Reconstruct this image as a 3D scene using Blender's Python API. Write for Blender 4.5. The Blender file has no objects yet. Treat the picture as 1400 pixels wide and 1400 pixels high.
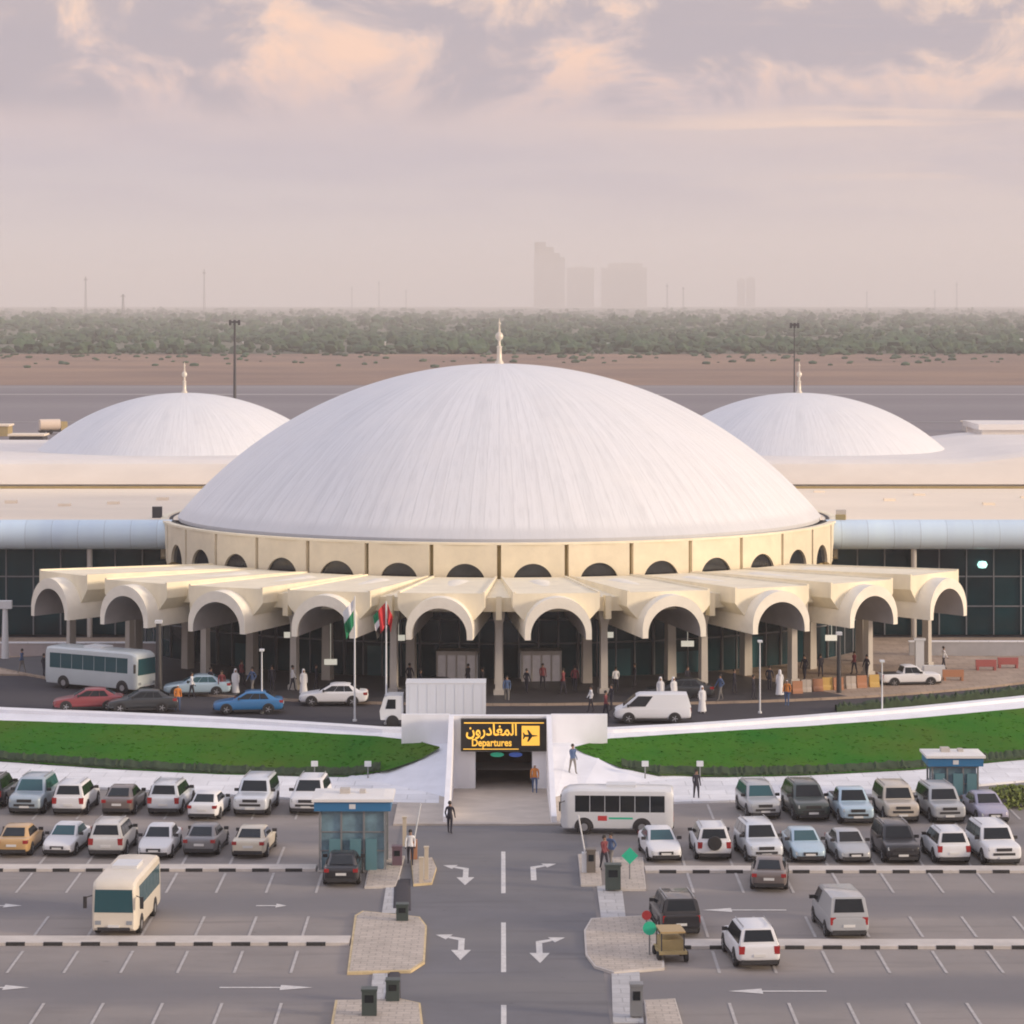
import bpy, bmesh, math, random
from mathutils import Vector, Matrix
random.seed(7)
sc = bpy.context.scene
COL = sc.collection
PI = math.pi
F, VX, HY, H = 4000.0, 686.0, 412.0, 29.0      # focal length in photo pixels, vanishing point, horizon row, eye height

def D_at(py, z=0.0): return (H - z) * F / (py - HY)
def W(px, py, z=0.0):
    d = D_at(py, z); return Vector(((px - VX) * d / F, d, z))

# ------------------------------------------------------------------ materials
MATS = {}
def mat(name, col, rough=0.6, metal=0.0, var=0.0, scale=1.0, bump=0.0, bscale=None, spec=None, emis=None, estr=0, coat=0, stretch=(1,1,1), detail=6, col2=None, alpha=None):
    if name in MATS: return MATS[name]
    m = bpy.data.materials.new(name); m.use_nodes = True
    nt = m.node_tree; b = nt.nodes['Principled BSDF']
    b.inputs['Roughness'].default_value = rough; b.inputs['Metallic'].default_value = metal
    b.inputs['Base Color'].default_value = (*col, 1)
    if coat: b.inputs['Coat Weight'].default_value = coat; b.inputs['Coat Roughness'].default_value = 0.08
    if spec is not None: b.inputs['Specular IOR Level'].default_value = spec
    if emis: b.inputs['Emission Color'].default_value = (*emis, 1); b.inputs['Emission Strength'].default_value = estr
    if var or bump:
        tc = nt.nodes.new('ShaderNodeTexCoord'); mp = nt.nodes.new('ShaderNodeMapping')
        mp.inputs['Scale'].default_value = stretch
        nt.links.new(tc.outputs['Object'], mp.inputs['Vector'])
        n = nt.nodes.new('ShaderNodeTexNoise'); n.inputs['Scale'].default_value = scale; n.inputs['Detail'].default_value = detail; n.inputs['Roughness'].default_value = 0.65
        nt.links.new(mp.outputs[0], n.inputs['Vector'])
        if var:
            r = nt.nodes.new('ShaderNodeValToRGB')
            r.color_ramp.elements[0].position = 0.3; r.color_ramp.elements[1].position = 0.7
            c2 = col2 if col2 else tuple(min(1, c * (1 + var)) for c in col)
            c1 = col if col2 else tuple(c * (1 - var) for c in col)
            r.color_ramp.elements[0].color = (*c1, 1); r.color_ramp.elements[1].color = (*c2, 1)
            nt.links.new(n.outputs['Fac'], r.inputs[0]); nt.links.new(r.outputs[0], b.inputs['Base Color'])
        if bump:
            n2 = nt.nodes.new('ShaderNodeTexNoise'); n2.inputs['Scale'].default_value = bscale or scale * 8; n2.inputs['Detail'].default_value = 4
            nt.links.new(mp.outputs[0], n2.inputs['Vector'])
            bp = nt.nodes.new('ShaderNodeBump'); bp.inputs['Strength'].default_value = bump; bp.inputs['Distance'].default_value = 0.05
            nt.links.new(n2.outputs['Fac'], bp.inputs['Height']); nt.links.new(bp.outputs[0], b.inputs['Normal'])
    MATS[name] = m
    return m

def layered_asphalt(name, col, patch, scale):
    """asphalt: large worn patches, tyre-darkened lanes, fine grain, oil spots"""
    m = mat(name, col, 0.85, var=0.12, scale=0.25, bump=0.3, bscale=25)
    nt = m.node_tree; b = nt.nodes['Principled BSDF']
    ramp = [n for n in nt.nodes if n.type == 'VALTORGB'][0]
    tc = [n for n in nt.nodes if n.type == 'TEX_COORD'][0]
    def noise(s, st=(1, 1, 1), det=5):
        mp = nt.nodes.new('ShaderNodeMapping'); mp.inputs['Scale'].default_value = st
        nt.links.new(tc.outputs['Object'], mp.inputs['Vector'])
        n = nt.nodes.new('ShaderNodeTexNoise'); n.inputs['Scale'].default_value = s; n.inputs['Detail'].default_value = det
        nt.links.new(mp.outputs[0], n.inputs['Vector']); return n
    def mixer(prev, fac_node, lo, hi, c):
        mr = nt.nodes.new('ShaderNodeMapRange'); mr.inputs['From Min'].default_value = lo; mr.inputs['From Max'].default_value = hi
        nt.links.new(fac_node.outputs['Fac'], mr.inputs['Value'])
        mx = nt.nodes.new('ShaderNodeMix'); mx.data_type = 'RGBA'
        nt.links.new(mr.outputs[0], mx.inputs[0]); nt.links.new(prev, mx.inputs[6]); mx.inputs[7].default_value = (*c, 1)
        return mx.outputs[2]
    out = mixer(ramp.outputs[0], noise(scale, (0.4, 1, 1)), 0.45, 0.68, patch)
    out = mixer(out, noise(0.9, (0.15, 1.2, 1)), 0.55, 0.85, tuple(c * 0.75 for c in col))
    out = mixer(out, noise(1.7), 0.68, 0.8, tuple(c * 0.55 for c in col))
    nt.links.new(out, b.inputs['Base Color'])
    return m

white_shell = None
def dome_mat():
    m = mat('dome_cladding', (0.76, 0.77, 0.80), 0.55)
    nt = m.node_tree; b = nt.nodes['Principled BSDF']
    uv = nt.nodes.new('ShaderNodeUVMap'); uv.uv_map = 'UVMap'
    def noise(st, det=4):
        mp = nt.nodes.new('ShaderNodeMapping'); mp.inputs['Scale'].default_value = st
        nt.links.new(uv.outputs[0], mp.inputs['Vector'])
        n = nt.nodes.new('ShaderNodeTexNoise'); n.inputs['Scale'].default_value = 1; n.inputs['Detail'].default_value = det
        nt.links.new(mp.outputs[0], n.inputs['Vector']); return n.outputs['Fac']
    a = noise((260, 3, 1)); c = noise((900, 18, 1)); d = noise((30, 8, 1))
    br = nt.nodes.new('ShaderNodeTexBrick'); mp = nt.nodes.new('ShaderNodeMapping'); mp.inputs['Scale'].default_value = (144, 0.999, 1)
    nt.links.new(uv.outputs[0], mp.inputs['Vector']); nt.links.new(mp.outputs[0], br.inputs['Vector'])
    br.offset = 0.0; br.inputs['Scale'].default_value = 1; br.inputs['Brick Width'].default_value = 1; br.inputs['Row Height'].default_value = 1
    br.inputs['Mortar Size'].default_value = 0.045; br.inputs['Mortar Smooth'].default_value = 0.6
    br.inputs['Color1'].default_value = (0.80, 0.81, 0.83, 1); br.inputs['Color2'].default_value = (0.765, 0.78, 0.80, 1); br.inputs['Mortar'].default_value = (0.68, 0.69, 0.71, 1)
    prev = br.outputs['Color']
    for fac, lo, hi, colr, amt in ((a, 0.45, 0.70, (0.62, 0.63, 0.65), 0.5), (c, 0.5, 0.75, (0.58, 0.59, 0.61), 0.5), (d, 0.45, 0.75, (0.80, 0.80, 0.80), 0.5)):
        mr = nt.nodes.new('ShaderNodeMapRange'); mr.inputs['From Min'].default_value = lo; mr.inputs['From Max'].default_value = hi; mr.inputs['To Max'].default_value = amt
        nt.links.new(fac, mr.inputs['Value'])
        mx = nt.nodes.new('ShaderNodeMix'); mx.data_type = 'RGBA'
        nt.links.new(mr.outputs[0], mx.inputs[0]); nt.links.new(prev, mx.inputs[6]); mx.inputs[7].default_value = (*colr, 1)
        prev = mx.outputs[2]
    nt.links.new(prev, b.inputs['Base Color'])
    bp = nt.nodes.new('ShaderNodeBump'); bp.inputs['Strength'].default_value = 0.2; bp.inputs['Distance'].default_value = 0.05
    inv = nt.nodes.new('ShaderNodeMath'); inv.operation = 'SUBTRACT'; inv.inputs[0].default_value = 1
    nt.links.new(br.outputs['Fac'], inv.inputs[1]); nt.links.new(inv.outputs[0], bp.inputs['Height']); nt.links.new(bp.outputs[0], b.inputs['Normal'])
    return m

M = dict(
    cream=mat('cream_concrete', (0.88, 0.80, 0.61), 0.75, var=0.10, scale=0.6, bump=0.15, stretch=(1, 1, 0.35)),
    cream_roof=mat('cream_roof_screed', (0.74, 0.69, 0.53), 0.85, var=0.14, scale=0.5, bump=0.1),
    shell=mat('shell_plaster', (0.90, 0.85, 0.73), 0.7, var=0.08, scale=0.9, bump=0.1),
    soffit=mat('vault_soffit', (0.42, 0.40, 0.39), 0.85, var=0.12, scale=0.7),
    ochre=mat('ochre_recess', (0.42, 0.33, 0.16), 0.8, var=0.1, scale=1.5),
    drum=mat('sandstone_panel', (0.80, 0.715, 0.54), 0.8, var=0.08, scale=0.8, bump=0.12),
    wing_white=mat('white_render', (0.80, 0.76, 0.72), 0.7, var=0.06, scale=0.15, stretch=(1, 1, 3)),
    wing_roof=mat('wing_roof_membrane', (0.90, 0.79, 0.64), 0.85, var=0.08, scale=0.08, stretch=(0.4, 1, 1)),
    tube=mat('sky_tinted_metal', (0.68, 0.84, 0.99), 0.4, var=0.06, scale=0.5, stretch=(1.2, 0.1, 0.1)),  # pale metal, with the sky's reflected blue put into its base colour
    dark=mat('dark_gap', (0.04, 0.038, 0.036), 0.8),
    darkmetal=mat('dark_metal', (0.06, 0.06, 0.065), 0.45, metal=0.3, var=0.1, scale=3),
    glass=mat('dark_facade_glass', (0.006, 0.016, 0.022), 0.12, var=0.5, scale=0.16, spec=0.35, col2=(0.012, 0.06, 0.075), detail=2),
    arch_glass=mat('arch_window_glass', (0.025, 0.028, 0.034), 0.1, spec=0.6, var=0.4, scale=0.8),
    mullion=mat('grey_mullion', (0.20, 0.21, 0.23), 0.5, var=0.1, scale=2),
    column=mat('column_concrete', (0.50, 0.47, 0.43), 0.75, var=0.12, scale=0.8, stretch=(1, 1, 0.3)),
    concrete=mat('pale_concrete', (0.83, 0.84, 0.87), 0.85, var=0.10, scale=0.45, bump=0.15),
    wallwhite=mat('white_painted_wall', (0.86, 0.87, 0.91), 0.75, var=0.07, scale=0.6, stretch=(1, 1, 0.3)),
    slope=mat('white_washed_slope', (0.78, 0.80, 0.86), 0.85, var=0.08, scale=0.5, bump=0.08),
    warmcon=mat('warm_concrete', (0.50, 0.45, 0.40), 0.85, var=0.14, scale=0.6, bump=0.1),
    paver=mat('beige_pavers', (0.52, 0.46, 0.40), 0.85, var=0.16, scale=0.9, bump=0.2),
    darkpaver=mat('dark_pavers', (0.06, 0.058, 0.065), 0.6, var=0.18, scale=0.6),
    sandpaver=mat('sandy_pavers', (0.40, 0.31, 0.24), 0.85, var=0.18, scale=0.6, bump=0.1),
    walkway=mat('grey_walkway', (0.50, 0.50, 0.51), 0.8, var=0.1, scale=1.2),
    kerb=mat('kerb_concrete', (0.58, 0.54, 0.50), 0.85, var=0.12, scale=0.8),
    kerbyellow=mat('faded_yellow_kerb', (0.60, 0.48, 0.28), 0.85, var=0.2, scale=1.5),
    black=mat('black_paint', (0.03, 0.03, 0.03), 0.6, var=0.2, scale=4),
    white=mat('white_road_paint', (0.62, 0.61, 0.60), 0.8, var=0.18, scale=3.0),
    faded=mat('faded_line_paint', (0.45, 0.43, 0.42), 0.85, var=0.2, scale=3.0),
    rubber=mat('tyre_rubber', (0.02, 0.02, 0.022), 0.8),
    rim=mat('alloy_rim', (0.45, 0.46, 0.48), 0.35, metal=0.8),
    cglass=mat('car_glass', (0.012, 0.016, 0.02), 0.12, spec=0.35),
    cglass_teal=mat('teal_car_glass', (0.03, 0.095, 0.115), 0.12, spec=0.4),
    headlamp=mat('headlamp_lens', (0.30, 0.33, 0.36), 0.12, coat=0.5),
    taillamp=mat('taillamp_red', (0.35, 0.02, 0.02), 0.2, coat=0.5),
    plate=mat('number_plate_white', (0.7, 0.7, 0.68), 0.5),
    trim=mat('black_plastic_trim', (0.03, 0.03, 0.033), 0.6),
    gold=mat('finial_metal', (0.72, 0.66, 0.56), 0.4, metal=0.2),
    polew=mat('white_pole_paint', (0.68, 0.70, 0.72), 0.5),
    poleg=mat('grey_galvanised', (0.25, 0.26, 0.27), 0.5, metal=0.4),
    skin=mat('skin', (0.32, 0.19, 0.13), 0.6), hair=mat('dark_hair', (0.02, 0.016, 0.014), 0.7),
    clothw=mat('white_cloth', (0.74, 0.75, 0.78), 0.85), clothd=mat('dark_cloth', (0.03, 0.03, 0.045), 0.9),
    clothb=mat('blue_cloth', (0.08, 0.13, 0.25), 0.9), clothr=mat('maroon_cloth', (0.20, 0.05, 0.06), 0.9), clothg=mat('grey_cloth', (0.22, 0.21, 0.2), 0.9),
    clotho=mat('orange_cloth', (0.6, 0.22, 0.05), 0.9),
    signblack=mat('sign_black', (0.012, 0.011, 0.010), 0.4),
    signyellow=mat('sign_yellow_lit', (0.8, 0.45, 0.05), 0.5, emis=(1.0, 0.55, 0.08), estr=0.55),
    signgreen=mat('sign_green', (0.02, 0.50, 0.30), 0.5), signred=mat('sign_red', (0.55, 0.05, 0.05), 0.5),
    signblue=mat('sign_blue', (0.05, 0.14, 0.55), 0.4),
    kioskblue=mat('kiosk_blue_fascia', (0.03, 0.17, 0.36), 0.4), kioskglass=mat('kiosk_glass', (0.16, 0.27, 0.33), 0.15, var=0.4, scale=0.8, spec=0.6, coat=0.3),
    orange=mat('orange_plastic', (0.46, 0.22, 0.12), 0.5), redp=mat('red_plastic', (0.40, 0.12, 0.11), 0.5),
    flagr=mat('flag_red', (0.55, 0.03, 0.04), 0.8), flagg=mat('flag_green', (0.01, 0.22, 0.10), 0.8), flagk=mat('flag_black', (0.02, 0.02, 0.02), 0.8),
    facadehaze=mat('haze_paled_tower_wall', (0.55, 0.52, 0.50), 0.8, var=0.1, scale=0.02),  # walls kept pale so the colour carries part of the haze
    tarmac=mat('runway_asphalt', (0.17, 0.155, 0.17), 0.9, var=0.1, scale=0.012, stretch=(0.08, 0.8, 1), col2=(0.25, 0.23, 0.24)),
    lit=mat('lit_door_panel', (0.42, 0.38, 0.40), 0.4, var=.2, scale=1.2, emis=(1.0, 0.88, 0.85), estr=0.06),
    truckbox=mat('truck_box_white', (0.70, 0.74, 0.80), 0.5, var=0.04, scale=0.5, stretch=(6, 1, 0.2)),
)
M['dome'] = dome_mat()
M['asphalt'] = layered_asphalt('parking_asphalt', (0.25, 0.230, 0.220), (0.33, 0.292, 0.268), 0.10)
def aisle_wear(m):
    nt = m.node_tree; b = nt.nodes['Principled BSDF']; src = b.inputs['Base Color'].links[0].from_socket
    tc = [n for n in nt.nodes if n.type == 'TEX_COORD'][0]; sp = nt.nodes.new('ShaderNodeSeparateXYZ'); nt.links.new(tc.outputs['Object'], sp.inputs[0])
    ns = nt.nodes.new('ShaderNodeTexNoise'); ns.inputs['Scale'].default_value = 0.3; nt.links.new(tc.outputs['Object'], ns.inputs['Vector'])
    def mth(op, a, b_):
        q = nt.nodes.new('ShaderNodeMath'); q.operation = op
        for v, i in ((a, 0), (b_, 1)):
            if isinstance(v, (int, float)): q.inputs[i].default_value = v
            elif v is not None: nt.links.new(v, q.inputs[i])
        return q.outputs[0]
    y = mth('ADD', sp.outputs['Y'], mth('MULTIPLY', ns.outputs['Fac'], 2.0))
    c = mth('COSINE', mth('MULTIPLY', mth('SUBTRACT', y, 124.2), 2 * PI / 17.5), None)
    mr = nt.nodes.new('ShaderNodeMapRange'); mr.inputs['From Min'].default_value = 0.25; mr.inputs['From Max'].default_value = 0.9; mr.inputs['To Max'].default_value = 0.75; nt.links.new(c, mr.inputs['Value'])
    mx = nt.nodes.new('ShaderNodeMix'); mx.data_type = 'RGBA'; nt.links.new(mr.outputs[0], mx.inputs[0]); nt.links.new(src, mx.inputs[6]); mx.inputs[7].default_value = (0.16, 0.158, 0.172, 1)
    nt.links.new(mx.outputs[2], b.inputs['Base Color'])
aisle_wear(M['asphalt'])
M['asphalt_dark'] = layered_asphalt('road_asphalt', (0.155, 0.155, 0.17), (0.19, 0.185, 0.187), 0.14)
M['asphalt_up'] = layered_asphalt('forecourt_asphalt', (0.042, 0.040, 0.050), (0.06, 0.056, 0.066), 0.14)
M['sand'] = mat('desert_sand', (0.16, 0.105, 0.085), 0.95, var=0.3, scale=0.022, stretch=(0.30, 0.45, 1), col2=(0.34, 0.215, 0.14), detail=9)
M['scrub'] = mat('dry_scrub_ground', (0.11, 0.12, 0.08), 0.95, var=0.3, scale=0.02, stretch=(0.3, 1, 1))
M['foliage'] = mat('dusty_foliage', (0.045, 0.09, 0.045), 0.9, var=0.5, scale=0.02, detail=8)
M['hedge'] = mat('hedge_leaves', (0.035, 0.06, 0.028), 0.9, var=0.4, scale=2.5, bump=0.6, bscale=12)
M['bush'] = mat('yellow_green_leaves', (0.16, 0.20, 0.05), 0.9, var=0.35, scale=3)

def paver_joints(m, sx, sy):
    nt = m.node_tree; b = nt.nodes['Principled BSDF']
    src = b.inputs['Base Color'].links[0].from_socket
    tc = [n for n in nt.nodes if n.type == 'TEX_COORD'][0]
    br = nt.nodes.new('ShaderNodeTexBrick'); br.inputs['Scale'].default_value = 1
    br.inputs['Brick Width'].default_value = sx; br.inputs['Row Height'].default_value = sy; br.inputs['Mortar Size'].default_value = 0.03
    br.inputs['Color1'].default_value = (1, 1, 1, 1); br.inputs['Color2'].default_value = (0.88, 0.88, 0.88, 1); br.inputs['Mortar'].default_value = (0.7, 0.7, 0.7, 1)
    nt.links.new(tc.outputs['Object'], br.inputs['Vector'])
    mx = nt.nodes.new('ShaderNodeMix'); mx.data_type = 'RGBA'; mx.blend_type = 'MULTIPLY'; mx.inputs[0].default_value = 1
    nt.links.new(src, mx.inputs[6]); nt.links.new(br.outputs['Color'], mx.inputs[7]); nt.links.new(mx.outputs[2], b.inputs['Base Color'])
paver_joints(M['tube'], 2.1, 500.0); paver_joints(M['paver'], 0.6, 0.4); paver_joints(M['walkway'], 1.0, 0.8); paver_joints(M['concrete'], 2.2, 1.6); paver_joints(M['sandpaver'], 1.2, 1.2)

def grass_mat():
    m = mat('lawn_grass', (0.018, 0.125, 0.010), 0.95, var=0.3, scale=0.25, bump=0.2, bscale=14, col2=(0.050, 0.150, 0.012), spec=0.1)
    nt = m.node_tree; b = nt.nodes['Principled BSDF']; src = b.inputs['Base Color'].links[0].from_socket
    tc = [n for n in nt.nodes if n.type == 'TEX_COORD'][0]
    n = nt.nodes.new('ShaderNodeTexNoise'); n.inputs['Scale'].default_value = 9; n.inputs['Detail'].default_value = 5; nt.links.new(tc.outputs['Object'], n.inputs['Vector'])
    mr = nt.nodes.new('ShaderNodeMapRange'); mr.inputs['From Min'].default_value = 0.35; mr.inputs['From Max'].default_value = 0.7; mr.inputs['To Min'].default_value = 0.98; mr.inputs['To Max'].default_value = 1.3
    nt.links.new(n.outputs['Fac'], mr.inputs['Value'])
    mx = nt.nodes.new('ShaderNodeVectorMath'); mx.operation = 'SCALE'; nt.links.new(src, mx.inputs[0]); nt.links.new(mr.outputs[0], mx.inputs['Scale'])
    n3 = nt.nodes.new('ShaderNodeTexNoise'); n3.inputs['Scale'].default_value = 0.16; n3.inputs['Detail'].default_value = 6; nt.links.new(tc.outputs['Object'], n3.inputs['Vector'])
    m3 = nt.nodes.new('ShaderNodeMapRange'); m3.inputs['From Min'].default_value = 0.45; m3.inputs['From Max'].default_value = 0.70; m3.inputs['To Max'].default_value = 0.75; nt.links.new(n3.outputs['Fac'], m3.inputs['Value'])
    x3 = nt.nodes.new('ShaderNodeMix'); x3.data_type = 'RGBA'; nt.links.new(m3.outputs[0], x3.inputs[0]); nt.links.new(mx.outputs[0], x3.inputs[6]); x3.inputs[7].default_value = (0.085, 0.135, 0.018, 1)
    nt.links.new(x3.outputs[2], b.inputs['Base Color']); return m
M['grass'] = grass_mat()

PAINTS = dict(pearl=(0.64, 0.635, 0.61), coolwhite=(0.64, 0.68, 0.73), white=(0.74, 0.75, 0.77), silver=(0.42, 0.44, 0.46), grey=(0.20, 0.20, 0.21), dark=(0.035, 0.04, 0.045), black=(0.018, 0.018, 0.022),
              darkgreen=(0.06, 0.08, 0.075), beige=(0.52, 0.47, 0.40), gold=(0.52, 0.33, 0.14), cream=(0.66, 0.60, 0.48), red=(0.28, 0.05, 0.06), blue=(0.03, 0.18, 0.42),
              lightblue=(0.42, 0.56, 0.66), violet=(0.34, 0.33, 0.44), brown=(0.17, 0.14, 0.13), yellow=(0.6, 0.42, 0.12), bluesilver=(0.36, 0.44, 0.50))
def paint(k): return mat('car_paint_' + k, PAINTS[k], 0.38, coat=0.6, metal=0.0 if k in ('white', 'cream', 'beige', 'gold') else 0.15, var=0.04, scale=1.5)

# ------------------------------------------------------------------ mesh helpers
class MB:
    def __init__(s): s.v = []; s.f = []; s.m = []
    def add(s, vs, fs, mi=0):
        o = len(s.v); s.v += [tuple(v) for v in vs]; s.f += [tuple(i + o for i in f) for f in fs]; s.m += [mi] * len(fs)
        return s
    def box(s, x0, x1, y0, y1, z0, z1, mi=0, rot=None, at=None):
        vs = [Vector((x, y, z)) for z in (z0, z1) for y in (y0, y1) for x in (x0, x1)]
        if rot is not None:
            R = Matrix.Rotation(rot, 3, 'Z'); c = Vector(at or (0, 0, 0)); vs = [R @ v + c for v in vs]
        elif at is not None: vs = [v + Vector(at) for v in vs]
        return s.add(vs, [(0, 2, 3, 1), (4, 5, 7, 6), (0, 1, 5, 4), (2, 6, 7, 3), (0, 4, 6, 2), (1, 3, 7, 5)], mi)
    def tube(s, p0, p1, r0, r1=None, n=12, mi=0, caps=True):
        r1 = r0 if r1 is None else r1
        p0, p1 = Vector(p0), Vector(p1); d = (p1 - p0).normalized()
        a = d.orthogonal().normalized(); b = d.cross(a)
        vs = [p0 + (a * math.cos(t) + b * math.sin(t)) * r0 for t in [2 * PI * i / n for i in range(n)]] + \
             [p1 + (a * math.cos(t) + b * math.sin(t)) * r1 for t in [2 * PI * i / n for i in range(n)]]
        fs = [(i, (i + 1) % n, n + (i + 1) % n, n + i) for i in range(n)]
        if caps: fs += [tuple(range(n - 1, -1, -1)), tuple(range(n, 2 * n))]
        return s.add(vs, fs, mi)
    def loft(s, rings, mi=0, closed=True, caps=True):
        n = len(rings[0]); vs = [p for r in rings for p in r]; fs = []
        for k in range(len(rings) - 1):
            for i in range(n if closed else n - 1):
                j = (i + 1) % n; fs.append((k * n + i, k * n + j, (k + 1) * n + j, (k + 1) * n + i))
        if caps and closed: fs += [tuple(range(n - 1, -1, -1)), tuple((len(rings) - 1) * n + i for i in range(n))]
        return s.add(vs, fs, mi)
    def lathe(s, prof, c=(0, 0, 0), n=20, mi=0):
        rings = [[(c[0] + r * math.cos(2 * PI * i / n), c[1] + r * math.sin(2 * PI * i / n), c[2] + z) for i in range(n)] for r, z in prof]
        return s.loft(rings, mi)
    def prism(s, outline, z0, z1, mi=0):
        n = len(outline); vs = [(x, y, z0) for x, y in outline] + [(x, y, z1) for x, y in outline]
        return s.add(vs, [tuple(range(n - 1, -1, -1)), tuple(range(n, 2 * n))] + [(i, (i + 1) % n, n + (i + 1) % n, n + i) for i in range(n)], mi)
    def flat(s, outline, z, mi=0): return s.add([(x, y, z) for x, y in outline], [tuple(range(len(outline)))], mi)
    def mesh(s, name, mats, smooth=None, fix=True, off=(0, 0, 0)):
        me = bpy.data.meshes.new(name)
        o = Vector(off)
        me.from_pydata([tuple(Vector(v) - o) for v in s.v], [], s.f)
        for m in (mats if isinstance(mats, (list, tuple)) else [mats]): me.materials.append(m)
        me.polygons.foreach_set('material_index', s.m)
        if fix:
            bm = bmesh.new(); bm.from_mesh(me); bmesh.ops.recalc_face_normals(bm, faces=bm.faces); bm.to_mesh(me); bm.free()
        if smooth is not None:
            me.polygons.foreach_set('use_smooth', [True] * len(me.polygons)); me.set_sharp_from_angle(angle=math.radians(smooth))
        me.update(); return me
    def obj(s, name, mats, parent=None, smooth=None, fix=True, local=True, loc=None):
        """local=True: vertices are in the parent's frame; False: world metres (parent unrotated)"""
        off = (0, 0, 0)
        if not local and parent is not None: off = world_loc(parent)
        if loc is not None: off = loc
        ob = bpy.data.objects.new(name, s.mesh(name, mats, smooth, fix, off))
        COL.objects.link(ob)
        if parent is not None: ob.parent = parent
        if loc is not None: ob.location = loc
        return ob
def world_loc(o):
    p = Vector(o.location)
    while o.parent: o = o.parent; p += Vector(o.location)
    return p
def tag(o, label, cat, group=None, kind=None):
    if label: o['label'] = label
    if cat: o['category'] = cat
    if group: o['group'] = group
    if kind: o['kind'] = kind
    return o
def empty(name, loc, rz=0, label=None, cat=None, group=None):
    o = bpy.data.objects.new(name, None); COL.objects.link(o); o.location = loc; o.rotation_euler = (0, 0, rz); o.empty_display_size = 0.5
    return tag(o, label, cat, group)
def copy_tree(o, parent=None):
    c = o.copy(); COL.objects.link(c); c.parent = parent
    for ch in list(o.children): copy_tree(ch, c)
    return c
def interp(pts, x):
    if x <= pts[0][0]:
        (a, b), (c, d) = pts[0], pts[1]; return b + (x - a) * (d - b) / (c - a)
    for (a, b), (c, d) in zip(pts, pts[1:]):
        if x <= c: return b + (x - a) * (d - b) / (c - a)
    (a, b), (c, d) = pts[-2], pts[-1]; return d + (x - c) * (d - b) / (c - a)

# ------------------------------------------------------------------ camera, sun, sky
cam = bpy.data.cameras.new('camera'); co = bpy.data.objects.new('camera', cam); COL.objects.link(co)
co.location = (0, 0, H); co.rotation_euler = (PI / 2, 0, 0)
cam.sensor_width = 36; cam.lens = F / 1400 * 36; cam.shift_x = (700 - VX) / 1400; cam.shift_y = -(700 - HY) / 1400
cam.clip_start = 1; cam.clip_end = 40000; sc.camera = co
SUN_EL, SUN_AZ = math.radians(13), math.radians(18)        # azimuth measured from +X towards the camera (-Y)
sd = Vector((math.cos(SUN_EL) * math.cos(SUN_AZ), -math.cos(SUN_EL) * math.sin(SUN_AZ), math.sin(SUN_EL)))
sun = bpy.data.lights.new('sun', 'SUN'); sun.energy = 2.3; sun.angle = math.radians(9); sun.color = (1.0, 0.80, 0.58)
so = bpy.data.objects.new('sun', sun); COL.objects.link(so); so.rotation_euler = (-sd).to_track_quat('-Z', 'Y').to_euler(); so.location = (100, -50, 200)

w = bpy.data.worlds.new('World'); sc.world = w; w.use_nodes = True
nt = w.node_tree; nt.nodes.clear()
L = nt.links.new
out = nt.nodes.new('ShaderNodeOutputWorld')
sky = nt.nodes.new('ShaderNodeTexSky'); sky.sky_type = 'NISHITA'; sky.sun_disc = False; sky.sun_elevation = SUN_EL
sky.sun_rotation = math.atan2(sd.x, sd.y); sky.dust_density = 4; sky.air_density = 1.4
bg1 = nt.nodes.new('ShaderNodeBackground'); bg1.inputs[1].default_value = 0.10; L(sky.outputs[0], bg1.inputs[0])
tc = nt.nodes.new('ShaderNodeTexCoord'); sep = nt.nodes.new('ShaderNodeSeparateXYZ'); L(tc.outputs['Generated'], sep.inputs[0])
def node(t, **k):
    n = nt.nodes.new(t)
    for a, b in k.items(): setattr(n, a, b)
    return n
def wnoise(scale, st, det=6, rough=0.6, dist=0.0):
    mp = node('ShaderNodeMapping'); mp.inputs['Scale'].default_value = st; L(tc.outputs['Generated'], mp.inputs[0])
    n = node('ShaderNodeTexNoise'); n.inputs['Scale'].default_value = scale; n.inputs['Detail'].default_value = det; n.inputs['Roughness'].default_value = rough; n.inputs['Distortion'].default_value = dist
    L(mp.outputs[0], n.inputs['Vector']); return n.outputs['Fac']
def mrange(sock, a, b, c=0.0, d=1.0, smooth=True):
    m = node('ShaderNodeMapRange'); m.interpolation_type = 'SMOOTHSTEP' if smooth else 'LINEAR'
    m.inputs['From Min'].default_value = a; m.inputs['From Max'].default_value = b; m.inputs['To Min'].default_value = c; m.inputs['To Max'].default_value = d
    L(sock, m.inputs['Value']); return m.outputs[0]
def wmix(f, a, b):
    m = node('ShaderNodeMix', data_type='RGBA')
    if isinstance(f, float): m.inputs[0].default_value = f
    else: L(f, m.inputs[0])
    for s, i in ((a, 6), (b, 7)):
        if isinstance(s, tuple): m.inputs[i].default_value = (*s, 1)
        else: L(s, m.inputs[i])
    return m.outputs[2]
def wmath(op, a, b):
    m = node('ShaderNodeMath', operation=op)
    for s, i in ((a, 0), (b, 1)):
        if isinstance(s, (int, float)): m.inputs[i].default_value = s
        else: L(s, m.inputs[i])
    return m.outputs[0]
elev = sep.outputs['Z']; side = sep.outputs['X']
ramp = node('ShaderNodeValToRGB'); L(mrange(elev, 0.0, 0.6, smooth=False), ramp.inputs[0])
els = [(0.0, (0.590, 0.530, 0.525)), (0.035, (0.550, 0.490, 0.495)), (0.08, (0.465, 0.415, 0.455)), (0.125, (0.565, 0.440, 0.430)), (0.17, (0.72, 0.53, 0.44)), (0.30, (0.72, 0.68, 0.74)), (1.0, (0.60, 0.79, 1.08))]
while len(ramp.color_ramp.elements) < len(els): ramp.color_ramp.elements.new(0.5)
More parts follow.
